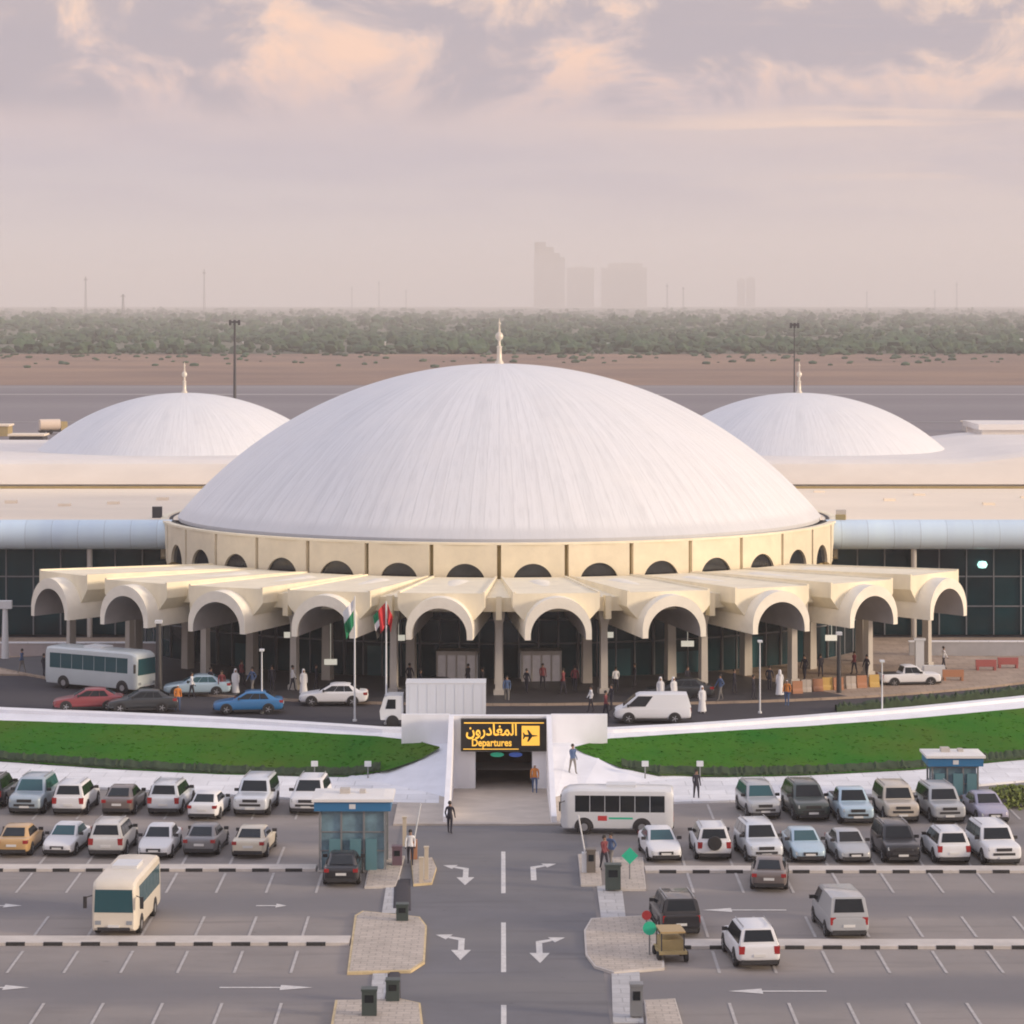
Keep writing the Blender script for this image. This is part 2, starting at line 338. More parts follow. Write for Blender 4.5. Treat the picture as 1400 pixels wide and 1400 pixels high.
for e, (p, c) in zip(ramp.color_ramp.elements, els): e.position = p; e.color = (*c, 1)
base = ramp.outputs[0]
# warmer towards the sun's side
warm = mrange(side, -0.10, 0.25)
base = wmix(wmath('MULTIPLY', warm, 0.32), base, (0.74, 0.56, 0.45))
# soft veil of lilac stratus low down
veil = wmath('MULTIPLY', mrange(wnoise(9, (1, 1, 6.5), 7, 0.6, 0.3), 0.42, 0.62), mrange(elev, 0.018, 0.04))
base = wmix(wmath('MULTIPLY', veil, 0.45), base, (0.405, 0.365, 0.425))
# grey violet cumulus higher up
big = wnoise(9, (1, 1, 2.0), 3, 0.5, 0.3)
cl = wmath('ADD', wmath('MULTIPLY', wnoise(24, (1, 1, 1.5), 8, 0.62, 0.5), 0.62), wmath('MULTIPLY', big, 0.38))
cmask = wmath('MULTIPLY', mrange(cl, 0.475, 0.575), mrange(elev, 0.056, 0.072))
base = wmix(wmath('MULTIPLY', cmask, 0.88), base, (0.345, 0.315, 0.365))
# peach light on cloud edges
edge = wmath('MULTIPLY', mrange(cl, 0.515, 0.42), mrange(elev, 0.060, 0.085))
base = wmix(wmath('MULTIPLY', edge, 0.72), base, (0.86, 0.56, 0.41))
streak = wmath('MULTIPLY', mrange(wnoise(5, (1, 1, 22), 4, 0.5), 0.56, 0.68), wmath('MULTIPLY', mrange(elev, 0.035, 0.05), mrange(side, 0.0, 0.12)))
base = wmix(wmath('MULTIPLY', streak, 0.5), base, (0.88, 0.62, 0.46))
bg2 = nt.nodes.new('ShaderNodeBackground'); L(base, bg2.inputs[0]); bg2.inputs[1].default_value = 1.0
ms = nt.nodes.new('ShaderNodeMixShader'); ms.inputs[0].default_value = 0.94
L(bg1.outputs[0], ms.inputs[1]); L(bg2.outputs[0], ms.inputs[2]); L(ms.outputs[0], out.inputs[0])
sc.view_settings.view_transform = 'Standard'; sc.view_settings.look = 'None'; sc.view_settings.exposure = 0.41; sc.view_settings.gamma = 1
sc.cycles.volume_bounces = 2; sc.cycles.max_bounces = 8; sc.cycles.filter_width = 1.9
sc.cycles.use_denoising = True

# haze
hz = MB().box(-9500, 9500, -200, 16000, -3, 190).obj('haze', mat('haze_air', (1, 1, 1)))
hm = MATS['haze_air']; n2 = hm.node_tree; n2.nodes.clear(); o2 = n2.nodes.new('ShaderNodeOutputMaterial')
pv = n2.nodes.new('ShaderNodeVolumePrincipled'); pv.inputs['Density'].default_value = 0.000155; pv.inputs['Color'].default_value = (0.97, 0.94, 0.95, 1); pv.inputs['Anisotropy'].default_value = 0.0
n2.links.new(pv.outputs[0], o2.inputs['Volume'])
tag(hz, None, None, kind='stuff')

# ------------------------------------------------------------------ ground
TX0, TX1, TY0, TY1 = -2.95, 2.75, 162.2, 181.0    # opening of the underpass ramp
def holed(xs, ys, z):
    m = MB()
    for i in range(len(xs) - 1):
        for j in range(len(ys) - 1):
            if xs[i] == TX0 and ys[j] == TY0: continue
            m.flat([(xs[i], ys[j]), (xs[i + 1], ys[j]), (xs[i + 1], ys[j + 1]), (xs[i], ys[j + 1])], z)
    return m
g = holed([-9000, TX0, TX1, 9000], [-150, TY0, TY1, 15500], 0.0).obj('ground', M['sand']); tag(g, None, None, kind='structure')
def struct(name, mb, m, **k):
    o = mb.obj(name, m, **k); o['kind'] = 'structure'; return o
struct('car_park', holed([-95, TX0, TX1, 95], [90, TY0, TY1, 184], 0.012), M['asphalt'])
struct('scrub_ground', MB().flat([(-4000, 1620), (4000, 1600), (8800, 15000), (-8800, 15000)], 0.10), M['scrub'])
# central road
struct('road', MB().flat([(W(548, 1200).x, 90), (W(800, 1200).x, 90), (4.6, 161.9), (-5.6, 161.9)], 0.024), M['asphalt_dark'])
# runway and taxiway beyond the terminal
rw = MB(); rw.flat([(-1500, 560), (1500, 560), (1900, 1010), (-1900, 1010)], 0.05)
struct('runway', rw, M['tarmac'])
rp = MB(); rp.flat([(-1500, 905), (1500, 905), (1500, 912), (-1500, 912)], 0.12); rp.flat([(-1500, 985), (1500, 985), (1500, 989), (-1500, 989)], 0.12)
rp.flat([(-1400, 700), (1400, 700), (1400, 702), (-1400, 702)], 0.12)
struct('runway_marking', rp, M['faded'])
struct('verge', MB().flat([(-1500, 420), (1500, 420), (1500, 520), (-1500, 520)], 0.05), M['sand'])

# forecourt deck z=2
ZF = 2.0
YT = sorted([(W(px, py, ZF).x, W(px, py, ZF).y) for px, py in ((-250, 958), (0, 972), (150, 978), (300, 985), (440, 993), (540, 1000), (830, 1000), (960, 993), (1100, 983), (1250, 971), (1400, 956), (1650, 928))])
YB = sorted([(W(px, py).x, W(px, py).y) for px, py in ((-250, 1030), (0, 1047), (150, 1057), (300, 1063), (480, 1067), (560, 1085), (620, 1100), (745, 1100), (800, 1085), (930, 1069), (1100, 1066), (1250, 1059), (1400, 1045), (1650, 1015))])
def yt(X): return interp(YT, X)
def yb(X): return interp(YB, X)
def hgt(X, Y):
    a, b = yb(X), yt(X)
    return 0.0 if Y <= a else (ZF if Y >= b else ZF * (Y - a) / (b - a))
def hit(px, py, extra=0.0):
    dx, dz = (px - VX) / F, (py - HY) / F
    lo, hi = 120.0, 260.0; y = lo
    while y < hi:
        if H - dz * y < hgt(dx * y, y) + extra: break
        y += 0.05
    return Vector((dx * y, y, hgt(dx * y, y) + extra))
XS = [-95 + i * 2.5 for i in range(37)]; XS = [x for x in XS if x < -3.3] + [-3.25]
XR = [3.05] + [4.5 + i * 2.5 for i in range(37)]
em = MB()
for xs in (XS, XR):
    for a, b in zip(xs, xs[1:]):
        em.add([(a, yb(a), -0.02), (b, yb(b), -0.02), (b, yt(b), ZF), (a, yt(a), ZF)], [(0, 1, 2, 3)])
struct('embankment', em, M['slope'])
dk = MB()
xsall = XS + XR
for a, b in zip(xsall, xsall[1:]):
    ya, ybb = (yt(a), yt(b)) if not (a == -3.25) else (182.6, 182.6)
    dk.add([(a, ya, ZF), (b, ybb, ZF), (b, 330, ZF), (a, 330, ZF)], [(0, 1, 2, 3)])
struct('forecourt_road', dk, M['asphalt_up'])
# white kerb along the top of the slope
kb = MB()
for xs in (XS, XR):
    for a, b in zip(xs, xs[1:]):
        if max(abs(a), abs(b)) < 6.7: continue
        rr = [[(x, yt(x) - 0.35, ZF - 0.2), (x, yt(x) + 0.75, ZF - 0.2), (x, yt(x) + 0.75, ZF + 0.15), (x, yt(x) - 0.35, ZF + 0.15)] for x in (a, b)]
        kb.loft(rr, caps=False)
tag(kb.obj('kerb', M['wallwhite']), None, None, kind='structure')
# drop-off pavement in front of the arcade
C = Vector((-0.2, 240.0))
def P(r, th, z=0.0): return Vector((C.x + r * math.sin(th), C.y - r * math.cos(th), z))
pv_ = MB(); n = 40; r0, r1 = 30, 44.8
for i in range(n):
    a, b = [math.radians(-62 + 124 * k / n) for k in (i, i + 1)]
    ra = r1 + max(0, math.degrees(a) - 8) * 0.13; rb = r1 + max(0, math.degrees(b) - 8) * 0.13
    q = [P(r0, a), P(ra, a), P(rb, b), P(r0, b)]
    pv_.add([(v.x, v.y, ZF + 0.15) for v in q] + [(q[1].x, q[1].y, ZF), (q[2].x, q[2].y, ZF)], [(0, 1, 2, 3), (1, 4, 5, 2)])
struct('pavement', pv_, M['sandpaver'])
pd_ = MB()  # darker floor sheet over the left and centre of the arcade
for i in range(n):
    a, b = [math.radians(-62 + 92 * k / n) for k in (i, i + 1)]
    ra = r1 + max(0, math.degrees(a) - 8) * 0.13 - .25; rb = r1 + max(0, math.degrees(b) - 8) * 0.13 - .25
    q = [P(r0 - .5, a), P(ra, a), P(rb, b), P(r0 - .5, b)]
    pd_.add([(v.x, v.y, ZF + 0.165) for v in q], [(0, 1, 2, 3)])
struct('paving', pd_, M['darkpaver'])
# pavement strips to left and right of the arcade
for s, name in ((-1, 'pavement'), (1, 'pavement')):
    m = MB(); x0 = 24 * s; x1 = 90 * s
    m.box(min(x0, x1), max(x0, x1), 211, 234, ZF + 0.004, ZF + 0.12)
    struct(name, m, M['sandpaver'])

# lawns on the slope
def lawn(top, bot, label):
    m = MB(); x0, x1 = top[0][0], top[-1][0]; n = 70; ns = 10; rows = []
    for i in range(n + 1):
        px = x0 + (x1 - x0) * i / n
        ta, ba = interp(top, px), interp(bot, px)
        rows.append([hit(px, ba + (ta - ba) * j / ns, 0.07 + random.uniform(0, 0.03)) for j in range(ns + 1)])
    m.loft(rows, closed=False)
    o = m.obj('grass', M['grass'], smooth=60); tag(o, label, 'grass', kind='stuff'); return o
lt = [(-250, 968), (0, 985), (200, 991), (400, 1000), (520, 1007), (575, 1014), (601, 1021)]
lb = [(-250, 1021), (0, 1040), (150, 1051), (300, 1059), (400, 1062), (480, 1062), (530, 1053), (575, 1038), (601, 1023)]
rt = [(786, 1021), (830, 1010), (950, 1002), (1100, 993), (1250, 982), (1400, 968), (1650, 938)]
rb_ = [(786, 1023), (800, 1031), (850, 1050), (900, 1060), (1000, 1062), (1100, 1060), (1250, 1052), (1400, 1038), (1650, 1006)]
lawn(lt, lb, 'lawn sloping down left of the tunnel entrance')
lawn(rt, rb_, 'lawn sloping down right of the tunnel entrance')
# grass blades tufts give the lawns an uneven surface
for top, bot, lab in ((lt, lb, 'left'), (rt, rb_, 'right')):
    m = MB()
    for k in range(900):
        px = random.uniform(max(top[0][0], -30), min(top[-1][0], 1430)); a, b = interp(top, px), interp(bot, px)
        if b - a < 6: continue
        p = hit(px, random.uniform(a + 1.5, b - 1.5), 0.07)
        t = random.uniform(0, PI); h = random.uniform(0.03, 0.08); dx, dy = math.cos(t) * 0.11, math.sin(t) * 0.11
        m.add([(p.x - dx, p.y - dy, p.z), (p.x + dx, p.y + dy, p.z), (p.x + dx * 1.2 + random.uniform(-.05, .05), p.y + dy * 1.2, p.z + h), (p.x - dx * 1.2, p.y - dy * 1.2, p.z + h * random.uniform(0.6, 1))], [(0, 1, 2, 3)])
    tag(m.obj('grass_tufts', M['grass'], fix=False), 'uneven grass tufts on the %s lawn' % lab, 'grass', kind='stuff')
def hedge(bot, x0, x1, label):
    m = MB(); n = 260; rings = []
    for i in range(n + 1):
        px = x0 + (x1 - x0) * i / n; p = hit(px, interp(bot, px) - 1); h = random.uniform(0.20, 0.36); wd = random.uniform(0.35, 0.55)
        q = [(-wd * .5, -.1), (-wd * .5 + random.uniform(-.06, .06), h * .7), (-.05, h), (wd * .9, h + .2), (wd * 1.4, .2)]
        rings.append([(p.x, p.y + a, p.z + b) for a, b in q])
    m.loft(rings, closed=False); return tag(m.obj('hedge', M['hedge'], smooth=40), label, 'hedge')
hedge(lb, -250, 520, 'low dark hedge along the foot of the left lawn')
hedge(rb_, 850, 1650, 'low dark hedge along the foot of the right lawn')
# dark planted strip behind the kerb, right
m = MB(); rings = []
for i in range(200):
    X = 22 + i * 0.14; y = yt(X) + 1.7; h = random.uniform(0.35, 0.75)
    rings.append([(X, y, ZF), (X, y + .05, ZF + h * .8), (X, y + .5, ZF + h), (X, y + 1.1, ZF + h * .7), (X, y + 1.2, ZF)])
m.loft(rings, closed=False); tag(m.obj('hedge', M['hedge'], smooth=40), 'dark clipped hedge behind the white kerb on the far right', 'hedge')

# footpath between slope and cars
def path(top, bot, z0, z1, name, mm):
    m = MB(); n = 50; rings = []
    x0, x1 = bot[0][0], bot[-1][0]
    for i in range(n + 1):
        px = x0 + (x1 - x0) * i / n; a = W(px, interp(bot, px)); b = W(px, interp(top, px)) ; b.y = max(b.y, a.y + .4)
        rings.append([(b.x, b.y + 1.0, z0), (b.x, b.y + 1.0, z1), (a.x, a.y, z1), (a.x, a.y, z0)])
    m.loft(rings, closed=False); return struct(name, m, mm)
path([(-250, 1030), (0, 1047), (150, 1057), (300, 1063), (480, 1067), (545, 1078), (600, 1092)], [(-250, 1052), (0, 1071), (200, 1083), (330, 1090), (450, 1097), (545, 1100), (600, 1101)], -.01, .14, 'footpath', M['concrete'])
path([(775, 1092), (800, 1085), (930, 1069), (1100, 1066), (1250, 1059), (1400, 1045), (1650, 1015)], [(775, 1101), (900, 1100), (1050, 1096), (1200, 1088), (1400, 1070), (1650, 1045)], -.01, .14, 'footpath', M['concrete'])
# warm concrete apron in front of the tunnel
m = MB(); ax0, ax1 = -6.0, 4.6
for (a, b, c, d) in ((ax0, TX0 - .3, TY0 - .5, 172.5), (TX1 + .3, ax1, TY0 - .5, 172.5)):
    m.box(a, b, c, d, -0.02, 0.13)
m.box(TX0 - .3, TX1 + .3, TY0 - .5, TY0 - .001, -0.02, 0.125)
struct('pavement', m, M['warmcon'])
# ------------------------------------------------------------------ underpass
up = empty('pedestrian_tunnel', (-.1, 181, 0), label='white walled pedestrian underpass with a dark opening under the forecourt road', cat='tunnel')
m = MB(); zf = -0.97
m.add([(TX0, TY0, 0.02), (TX1, TY0, 0.02), (TX1, 180, zf), (TX0, 180, zf), (TX1, 205, zf - .3), (TX0, 205, zf - .3)], [(0, 1, 2, 3), (3, 2, 4, 5)])
m.obj('ramp_floor', M['warmcon'], up, local=False)
m = MB()
for s, x in ((-1, TX0), (1, TX1)):
    a, b = (x - 0.3, x) if s < 0 else (x, x + 0.3)
    pr = [(TY0, -.3), (TY0, .45), (TY0 + 3, .75), (171, 1.5), (176, 2.7), (180, 3.5), (180, -1.3), (170, -.8)]
    m.add([(a, y, z) for y, z in pr] + [(b, y, z) for y, z in pr], [tuple(range(8)), tuple(range(15, 7, -1))] + [(i, (i + 1) % 8, 8 + (i + 1) % 8, 8 + i) for i in range(8)])
m.obj('side_wall', M['wallwhite'], up, local=False)
m = MB()   # portal wall with its opening
ox0, ox1, oz = -1.62, 1.87, 1.3
m.box(TX0 - .3, ox0, 180, 180.6, -1.3, 3.5); m.box(ox1, TX1 + .3, 180, 180.6, -1.3, 3.5); m.box(ox0, ox1, 180.002, 180.6, oz, 3.498)
m.obj('portal_wall', M['wallwhite'], up, local=False)
m = MB(); m.box(ox0 - .2, ox0, 180.6, 200, -1.3, oz); m.box(ox1, ox1 + .2, 180.6, 200, -1.3, oz); m.box(ox0 - .2, ox1 + .2, 180.6, 200, oz + .003, oz + .2); m.box(ox0 - .2, ox1 + .2, 199.9, 200.1, -1.3, oz - .003)
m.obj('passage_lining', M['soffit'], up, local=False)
m = MB()   # parapets beside the portal
xa = W(553, 990, 2).x; xb = W(826, 990, 2).x
m.box(xa, TX0 - .3, 181.2, 181.5, 0.6, 3.42); m.box(TX1 + .3, xb, 181.2, 181.5, 0.6, 3.42)
m.box(TX0 - .3, TX1 + .3, 181.6, 181.8, 1.6, 2.6)
m.obj('parapet_wall', M['wallwhite'], up, local=False)
# fill slopes beside the parapet so the walls stand in the embankment
# main sign
sg = empty('lit_sign', (-.07, 179.9, 1.4), label='black sign with yellow lettering and a yellow aircraft square above the tunnel', cat='sign')
sx0, sx1 = W(630, 990).x * 0 + (630 - VX) * 179.6 / F, (748 - VX) * 179.6 / F
m = MB().box(sx0, sx1, 179.55, 179.98, 1.38, 3.36); m.obj('sign_board', M['signblack'], sg, local=False)
m = MB(); m.box(sx0 + .2, sx1 - .2, 179.5, 179.548, 3.10, 3.16)
m.box(sx0 + .15, sx0 + 3.55, 179.5, 179.548, 1.50, 1.55); m.obj('sign_rule', M['signyellow'], sg, local=False)
def text_mesh(txt, size, name, m, parent, loc, sx=1.0, bold=0.0):
    cu = bpy.data.curves.new(name, 'FONT'); cu.body = txt; cu.size = size; cu.offset = bold; cu.extrude = 0.01; cu.align_x = 'CENTER'
    t = bpy.data.objects.new(name, cu); COL.objects.link(t); dg = bpy.context.evaluated_depsgraph_get(); dg.update()
    me = bpy.data.meshes.new_from_object(t.evaluated_get(dg)); bpy.data.objects.remove(t)
    me.transform(Matrix.Rotation(PI / 2, 4, 'X') @ Matrix.Diagonal((sx, 1, 1, 1)))
    me.materials.clear(); me.materials.append(m)
    o = bpy.data.objects.new(name, me); COL.objects.link(o); o.parent = parent; o.location = Vector(loc) - world_loc(parent); return o
text_mesh('\uFEE5\uFEED\uFEAD\uFEA9\uFE8E\uFED0\uFEE4\uFEDF\uFE8D', 0.95, 'arabic_lettering', M['signyellow'], sg, (-0.62, 179.5, 2.38), 0.86, 0.02)
text_mesh('Departures', 0.62, 'latin_lettering', M['signyellow'], sg, (-0.62, 179.5, 1.72), 0.86, 0.015)
m = MB().box(1.22, 2.32, 179.47, 179.548, 1.75, 2.95)
sq = m.obj('pictogram_panel', M['signyellow'], sg, local=False)
pl = MB(); pts = [(-.42, .02), (-.1, .06), (.12, .36), (.22, .36), (.12, .07), (.34, .07), (.42, .2), (.48, .2), (.44, 0), (.48, -.2), (.42, -.2), (.34, -.07), (.12, -.07), (.22, -.36), (.12, -.36), (-.1, -.06), (-.42, -.02)]
pl.add([(1.77 - x, 179.455, 2.35 + z) for x, z in pts], [tuple(range(len(pts)))])
pl.obj('aircraft_symbol', M['signblack'], sq, local=False)
for x, mm, lb2 in ((-.28, M['signgreen'], 'small green oval sign under the black sign board'), (.85, M['signblue'], 'small blue oval sign under the black sign board')):
    s2 = empty('direction_sign', (x, 179.8, 1.0), label=lb2, cat='sign')
    e = MB(); rg = [(x + .42 * math.cos(t), 1.16 + .15 * math.sin(t)) for t in [2 * PI * i / 20 for i in range(20)]]
    e.add([(a, 179.7, b) for a, b in rg] + [(a, 179.78, b) for a, b in rg], [tuple(range(20)), tuple(range(39, 19, -1))] + [(i, (i + 1) % 20, 20 + (i + 1) % 20, 20 + i) for i in range(20)])
    e.obj('sign_face', mm, s2, local=False)
    MB().box(x - .03, x + .03, 179.78, 180.0, 1.05, 1.28).obj('bracket', M['darkmetal'], s2, local=False)

# ------------------------------------------------------------------ terminal
T = empty('airport_terminal', (C.x, C.y, ZF), label='white domed airport terminal with a fan of arched canopies and two long wings', cat='terminal')
ST = 2 * PI / 35
def dome(cx, cy, rim, top, R, name, nu, nv, fin, extra_low=0.0):
    rise = top - rim; S = (R * R + rise * rise) / (2 * rise); zc = top - S
    amax = math.asin(R / S); m = bpy.data.meshes.new(name); vs = []; fs = []; uvs = []
    for j in range(nv + 1):
        a = amax * (1 - j / nv)
        for i in range(nu):
            t = 2 * PI * i / nu
            vs.append((cx + S * math.sin(a) * math.sin(t), cy - S * math.sin(a) * math.cos(t), zc + S * math.cos(a)))
    for j in range(nv - 1):
        for i in range(nu): fs.append((j * nu + i, j * nu + (i + 1) % nu, (j + 1) * nu + (i + 1) % nu, (j + 1) * nu + i))
    apex = len(vs); vs = vs[:nv * nu] + [(cx, cy, top)]; apex = nv * nu
    j = nv - 1
    for i in range(nu): fs.append((j * nu + i, j * nu + (i + 1) % nu, apex))
    # lip
    o = len(vs)
    for dr, dz in ((0.0, -0.28), (-0.5, -0.28)):
        for i in range(nu):
            t = 2 * PI * i / nu; vs.append((cx + (R + dr) * math.sin(t), cy - (R + dr) * math.cos(t), rim + dz))
    for i in range(nu):
        k = (i + 1) % nu; fs.append((o + i, o + k, k, i)); fs.append((o + nu + i, o + nu + k, o + k, o + i))
    off = world_loc(T); m.from_pydata([tuple(Vector(v) - off) for v in vs], [], fs); m.materials.append(M['dome'])
    uvl = m.uv_layers.new(name='UVMap')
    for p in m.polygons:
        ii = []
        for li in p.loop_indices:
            vi = m.loops[li].vertex_index
            if vi == apex: ii.append((li, None, 1.0))
            elif vi < apex: ii.append((li, (vi % nu) / nu, (vi // nu) / nv))
            else: ii.append((li, ((vi - o) % nu) / nu, 0.0))
        us = [u for _, u, _ in ii if u is not None]; big = max(us) - min(us) > 0.5
        for li, u, v in ii:
            if u is None: u = sum(x + (1 if big and x < .5 else 0) for x in us) / len(us)
            elif big and u < 0.5: u += 1
            uvl.data[li].uv = (u, v)
    m.polygons.foreach_set('use_smooth', [True] * len(m.polygons)); m.set_sharp_from_angle(angle=math.radians(40))
    ob = bpy.data.objects.new(name, m); COL.objects.link(ob); ob.parent = T
    f = MB(); s = fin
    f.lathe([(0.0, -.2), (.42 * s, -.2), (.36 * s, .1), (.22 * s, .3 * s), (.20 * s, 1.3 * s), (.26 * s, 1.4 * s), (.12 * s, 1.5 * s), (.10 * s, 1.9 * s), (.3 * s, 2.1 * s), (.34 * s, 2.3 * s), (.26 * s, 2.5 * s), (.1 * s, 2.65 * s), (.07 * s, 3.2 * s), (.14 * s, 3.35 * s), (.05 * s, 3.5 * s), (.02, 3.8 * s)], (cx, cy, top), 14)
    fo = f.obj('finial', M['gold'], ob, smooth=40, local=False)
    return ob
RD = 27.5
dome(C.x, C.y, 11.62, 23.9, 26.2, 'main_dome', 280, 60, 0.98)
dome(-32.1, 296, 11.0, 19.75, 17.5, 'side_dome', 144, 30, 0.82)
dome(30.1, 296, 11.0, 19.75, 17.5, 'side_dome', 144, 30, 0.82)
# gutter and drum
n = 140
m = MB(); m.loft([[tuple(P(r, 2 * PI * i / n, z)) for i in range(n)] for r, z in ((25.9, 11.2), (26.55, 11.2), (26.6, 11.42), (26.9, 11.42))], caps=False, closed=True)
m.obj('gutter', M['dark'], T, smooth=30, local=False)
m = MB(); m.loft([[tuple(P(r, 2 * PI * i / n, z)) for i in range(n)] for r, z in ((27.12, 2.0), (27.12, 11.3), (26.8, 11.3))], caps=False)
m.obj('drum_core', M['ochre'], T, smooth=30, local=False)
dw = MB()
for k in range(35):
    th = (k + .5) * ST; hw = RD * math.tan(ST / 2) - .16
    o0 = P(RD, th); tx = Vector((math.cos(th), math.sin(th), 0)); nx = Vector((math.sin(th), -math.cos(th), 0))
    ar = 1.48; zc = 8.45
    ol = [(-hw, 8.2), (-hw, 11.36), (hw, 11.36), (hw, 8.2)] + [(ar * math.cos(t), zc + ar * math.sin(t)) for t in [PI * i / 18 for i in range(19)]]
    fr = [o0 + tx * x + Vector((0, 0, z)) for x, z in ol]; bk = [p - nx * 0.38 for p in fr]; q = len(ol)
    dw.add(fr + bk, [tuple(range(q)), tuple(range(2 * q - 1, q - 1, -1))] + [(i, (i + 1) % q, q + (i + 1) % q, q + i) for i in range(q)])
    # projecting arch surround
    g2 = MB(); s = 18
    pts = [(ar * 1.0 * math.cos(PI * i / s), zc + ar * math.sin(PI * i / s)) for i in range(s + 1)]
    gl = [o0 - nx * .22 + tx * x + Vector((0, 0, z)) for x, z in pts]
    g2.add(gl, [tuple(range(s + 1))])
    g2.obj('arch_window', M['arch_glass'], T, local=False, fix=False)
dw.obj('drum_wall', M['drum'], T, local=False)
m = MB(); m.loft([[tuple(P(r, 2 * PI * i / n, z)) for i in range(n)] for r, z in ((RD + .08, 11.30), (RD + .08, 11.46), (RD - .45, 11.46), (RD - .45, 11.30))], caps=False)
m.obj('coping', M['cream'], T, smooth=30, local=False)
# roof plant at the flanks of the drum
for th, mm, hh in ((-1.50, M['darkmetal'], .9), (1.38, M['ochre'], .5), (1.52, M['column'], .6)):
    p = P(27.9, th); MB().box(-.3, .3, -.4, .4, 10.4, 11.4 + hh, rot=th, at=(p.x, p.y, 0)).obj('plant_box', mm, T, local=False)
# canopies
for k in range(-5, 5):
    th = (k + .5) * ST; tx = Vector((math.cos(th), math.sin(th), 0)); nx = Vector((math.sin(th), -math.cos(th), 0)); c3 = Vector((C.x, C.y, 0))
    def Q(r, t, z): return c3 + nx * r + tx * t + Vector((0, 0, z))
    ra, rb2 = 27.9, 43.3; wa, wb = 2.38, 2.95; z0, zi, z1 = 8.02, 8.98, 9.36 + (abs(k + .5) > 4) * .12
    sl = MB()
    def csec(r_, w_, zt_):
        arc = [(1.98 * math.cos(math.radians(a_)), 6.9 + 1.98 * math.sin(math.radians(a_))) for a_ in range(22, 159, 8)]
        return [Q(r_, t_, z_) for t_, z_ in [(-w_, zt_), (-w_, zt_ - .98), (-w_ + .2, zt_ - 1.25), (-2.23, 7.55)] + arc[::-1] + [(2.23, 7.55), (w_ - .2, zt_ - 1.25), (w_, zt_ - .98), (w_, zt_)]]
    sl.loft([csec(ra, wa, zi), csec(rb2, wb, z1)])
    # thin upstand round the slab edge
    for s in (-1, 1):
        sl.loft([[Q(ra, s * (wa - .0), zi), Q(ra, s * (wa - .16), zi), Q(ra, s * (wa - .16), zi + .1), Q(ra, s * wa, zi + .1)], [Q(rb2, s * wb, z1), Q(rb2, s * (wb - .16), z1), Q(rb2, s * (wb - .16), z1 + .1), Q(rb2, s * wb, z1 + .1)]])
    cn = sl.obj('arched_canopy', M['cream'], T, local=False, smooth=25)
    vt = MB(); R1, R2, zc = 2.25, 1.86, 6.95; s = 28
    def sec(R, r, low):
        return [Q(r, R, low)] + [Q(r, R * math.cos(PI * i / s), zc + R * math.sin(PI * i / s)) for i in range(s + 1)] + [Q(r, -R, low)]
    oa, ob_ = sec(R1, 31.8, 6.6), sec(R1, 44.5, 6.35); zc = 6.60; ia, ib = sec(R2, 31.8, 6.6), sec(R2, 44.5, 6.35)
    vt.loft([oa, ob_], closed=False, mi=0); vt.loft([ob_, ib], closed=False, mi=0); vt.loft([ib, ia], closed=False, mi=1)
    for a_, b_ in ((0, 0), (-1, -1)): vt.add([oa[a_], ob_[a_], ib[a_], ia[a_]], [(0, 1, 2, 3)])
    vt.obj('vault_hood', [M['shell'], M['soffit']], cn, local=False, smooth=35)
# roof infill between slabs
m = MB(); nn = 60; ra, rb2 = 27.85, 41.2; A = 5 * ST
rings = []
for i in range(nn + 1):
    t = -A + 2 * A * i / nn
    rings.append([P(ra, t, 7.9), P(rb2, t, 7.9), P(rb2, t, 8.86), P(ra, t, 8.86)])
m.loft(rings); m.obj('canopy_roof', M['cream'], T, local=False, smooth=30)
# edge beam ribs between slabs
for k in range(-5, 6):
    th = k * ST; tx = Vector((math.cos(th), math.sin(th), 0)); p = P(40.2, th)
    cm = MB(); R = Matrix.Rotation(th, 3, 'Z')
    def ringz(hw, hd, z): return [Vector((p.x, p.y, z)) + R @ Vector((a * hw, b * hd, 0)) for a, b in ((-1, -1), (1, -1), (1, 1), (-1, 1))]
    cm.loft([ringz(.36, .36, ZF + .05), ringz(.36, .36, ZF + .5), ringz(.25, .27, ZF + .52), ringz(.22, .25, 6.6), ringz(.27, .3, 7.0), ringz(.40, .42, 7.5), ringz(.40, .42, 7.94)])
    cm.obj('column', M['column'], T, local=False)
    cm = MB(); p = P(34.6, th)
    cm.loft([ringz(.34, .34, ZF + .05), ringz(.28, .30, 7.0), ringz(.5, .5, 7.94)])
    cm.obj('column', M['column'], T, local=False)
    p = P(41.4, th, 0)
    MB().box(-.20, .20, -.35, .35, 7.4, 9.0, rot=th, at=(p.x, p.y, 0)).obj('roof_rib', M['cream'], T, local=False)
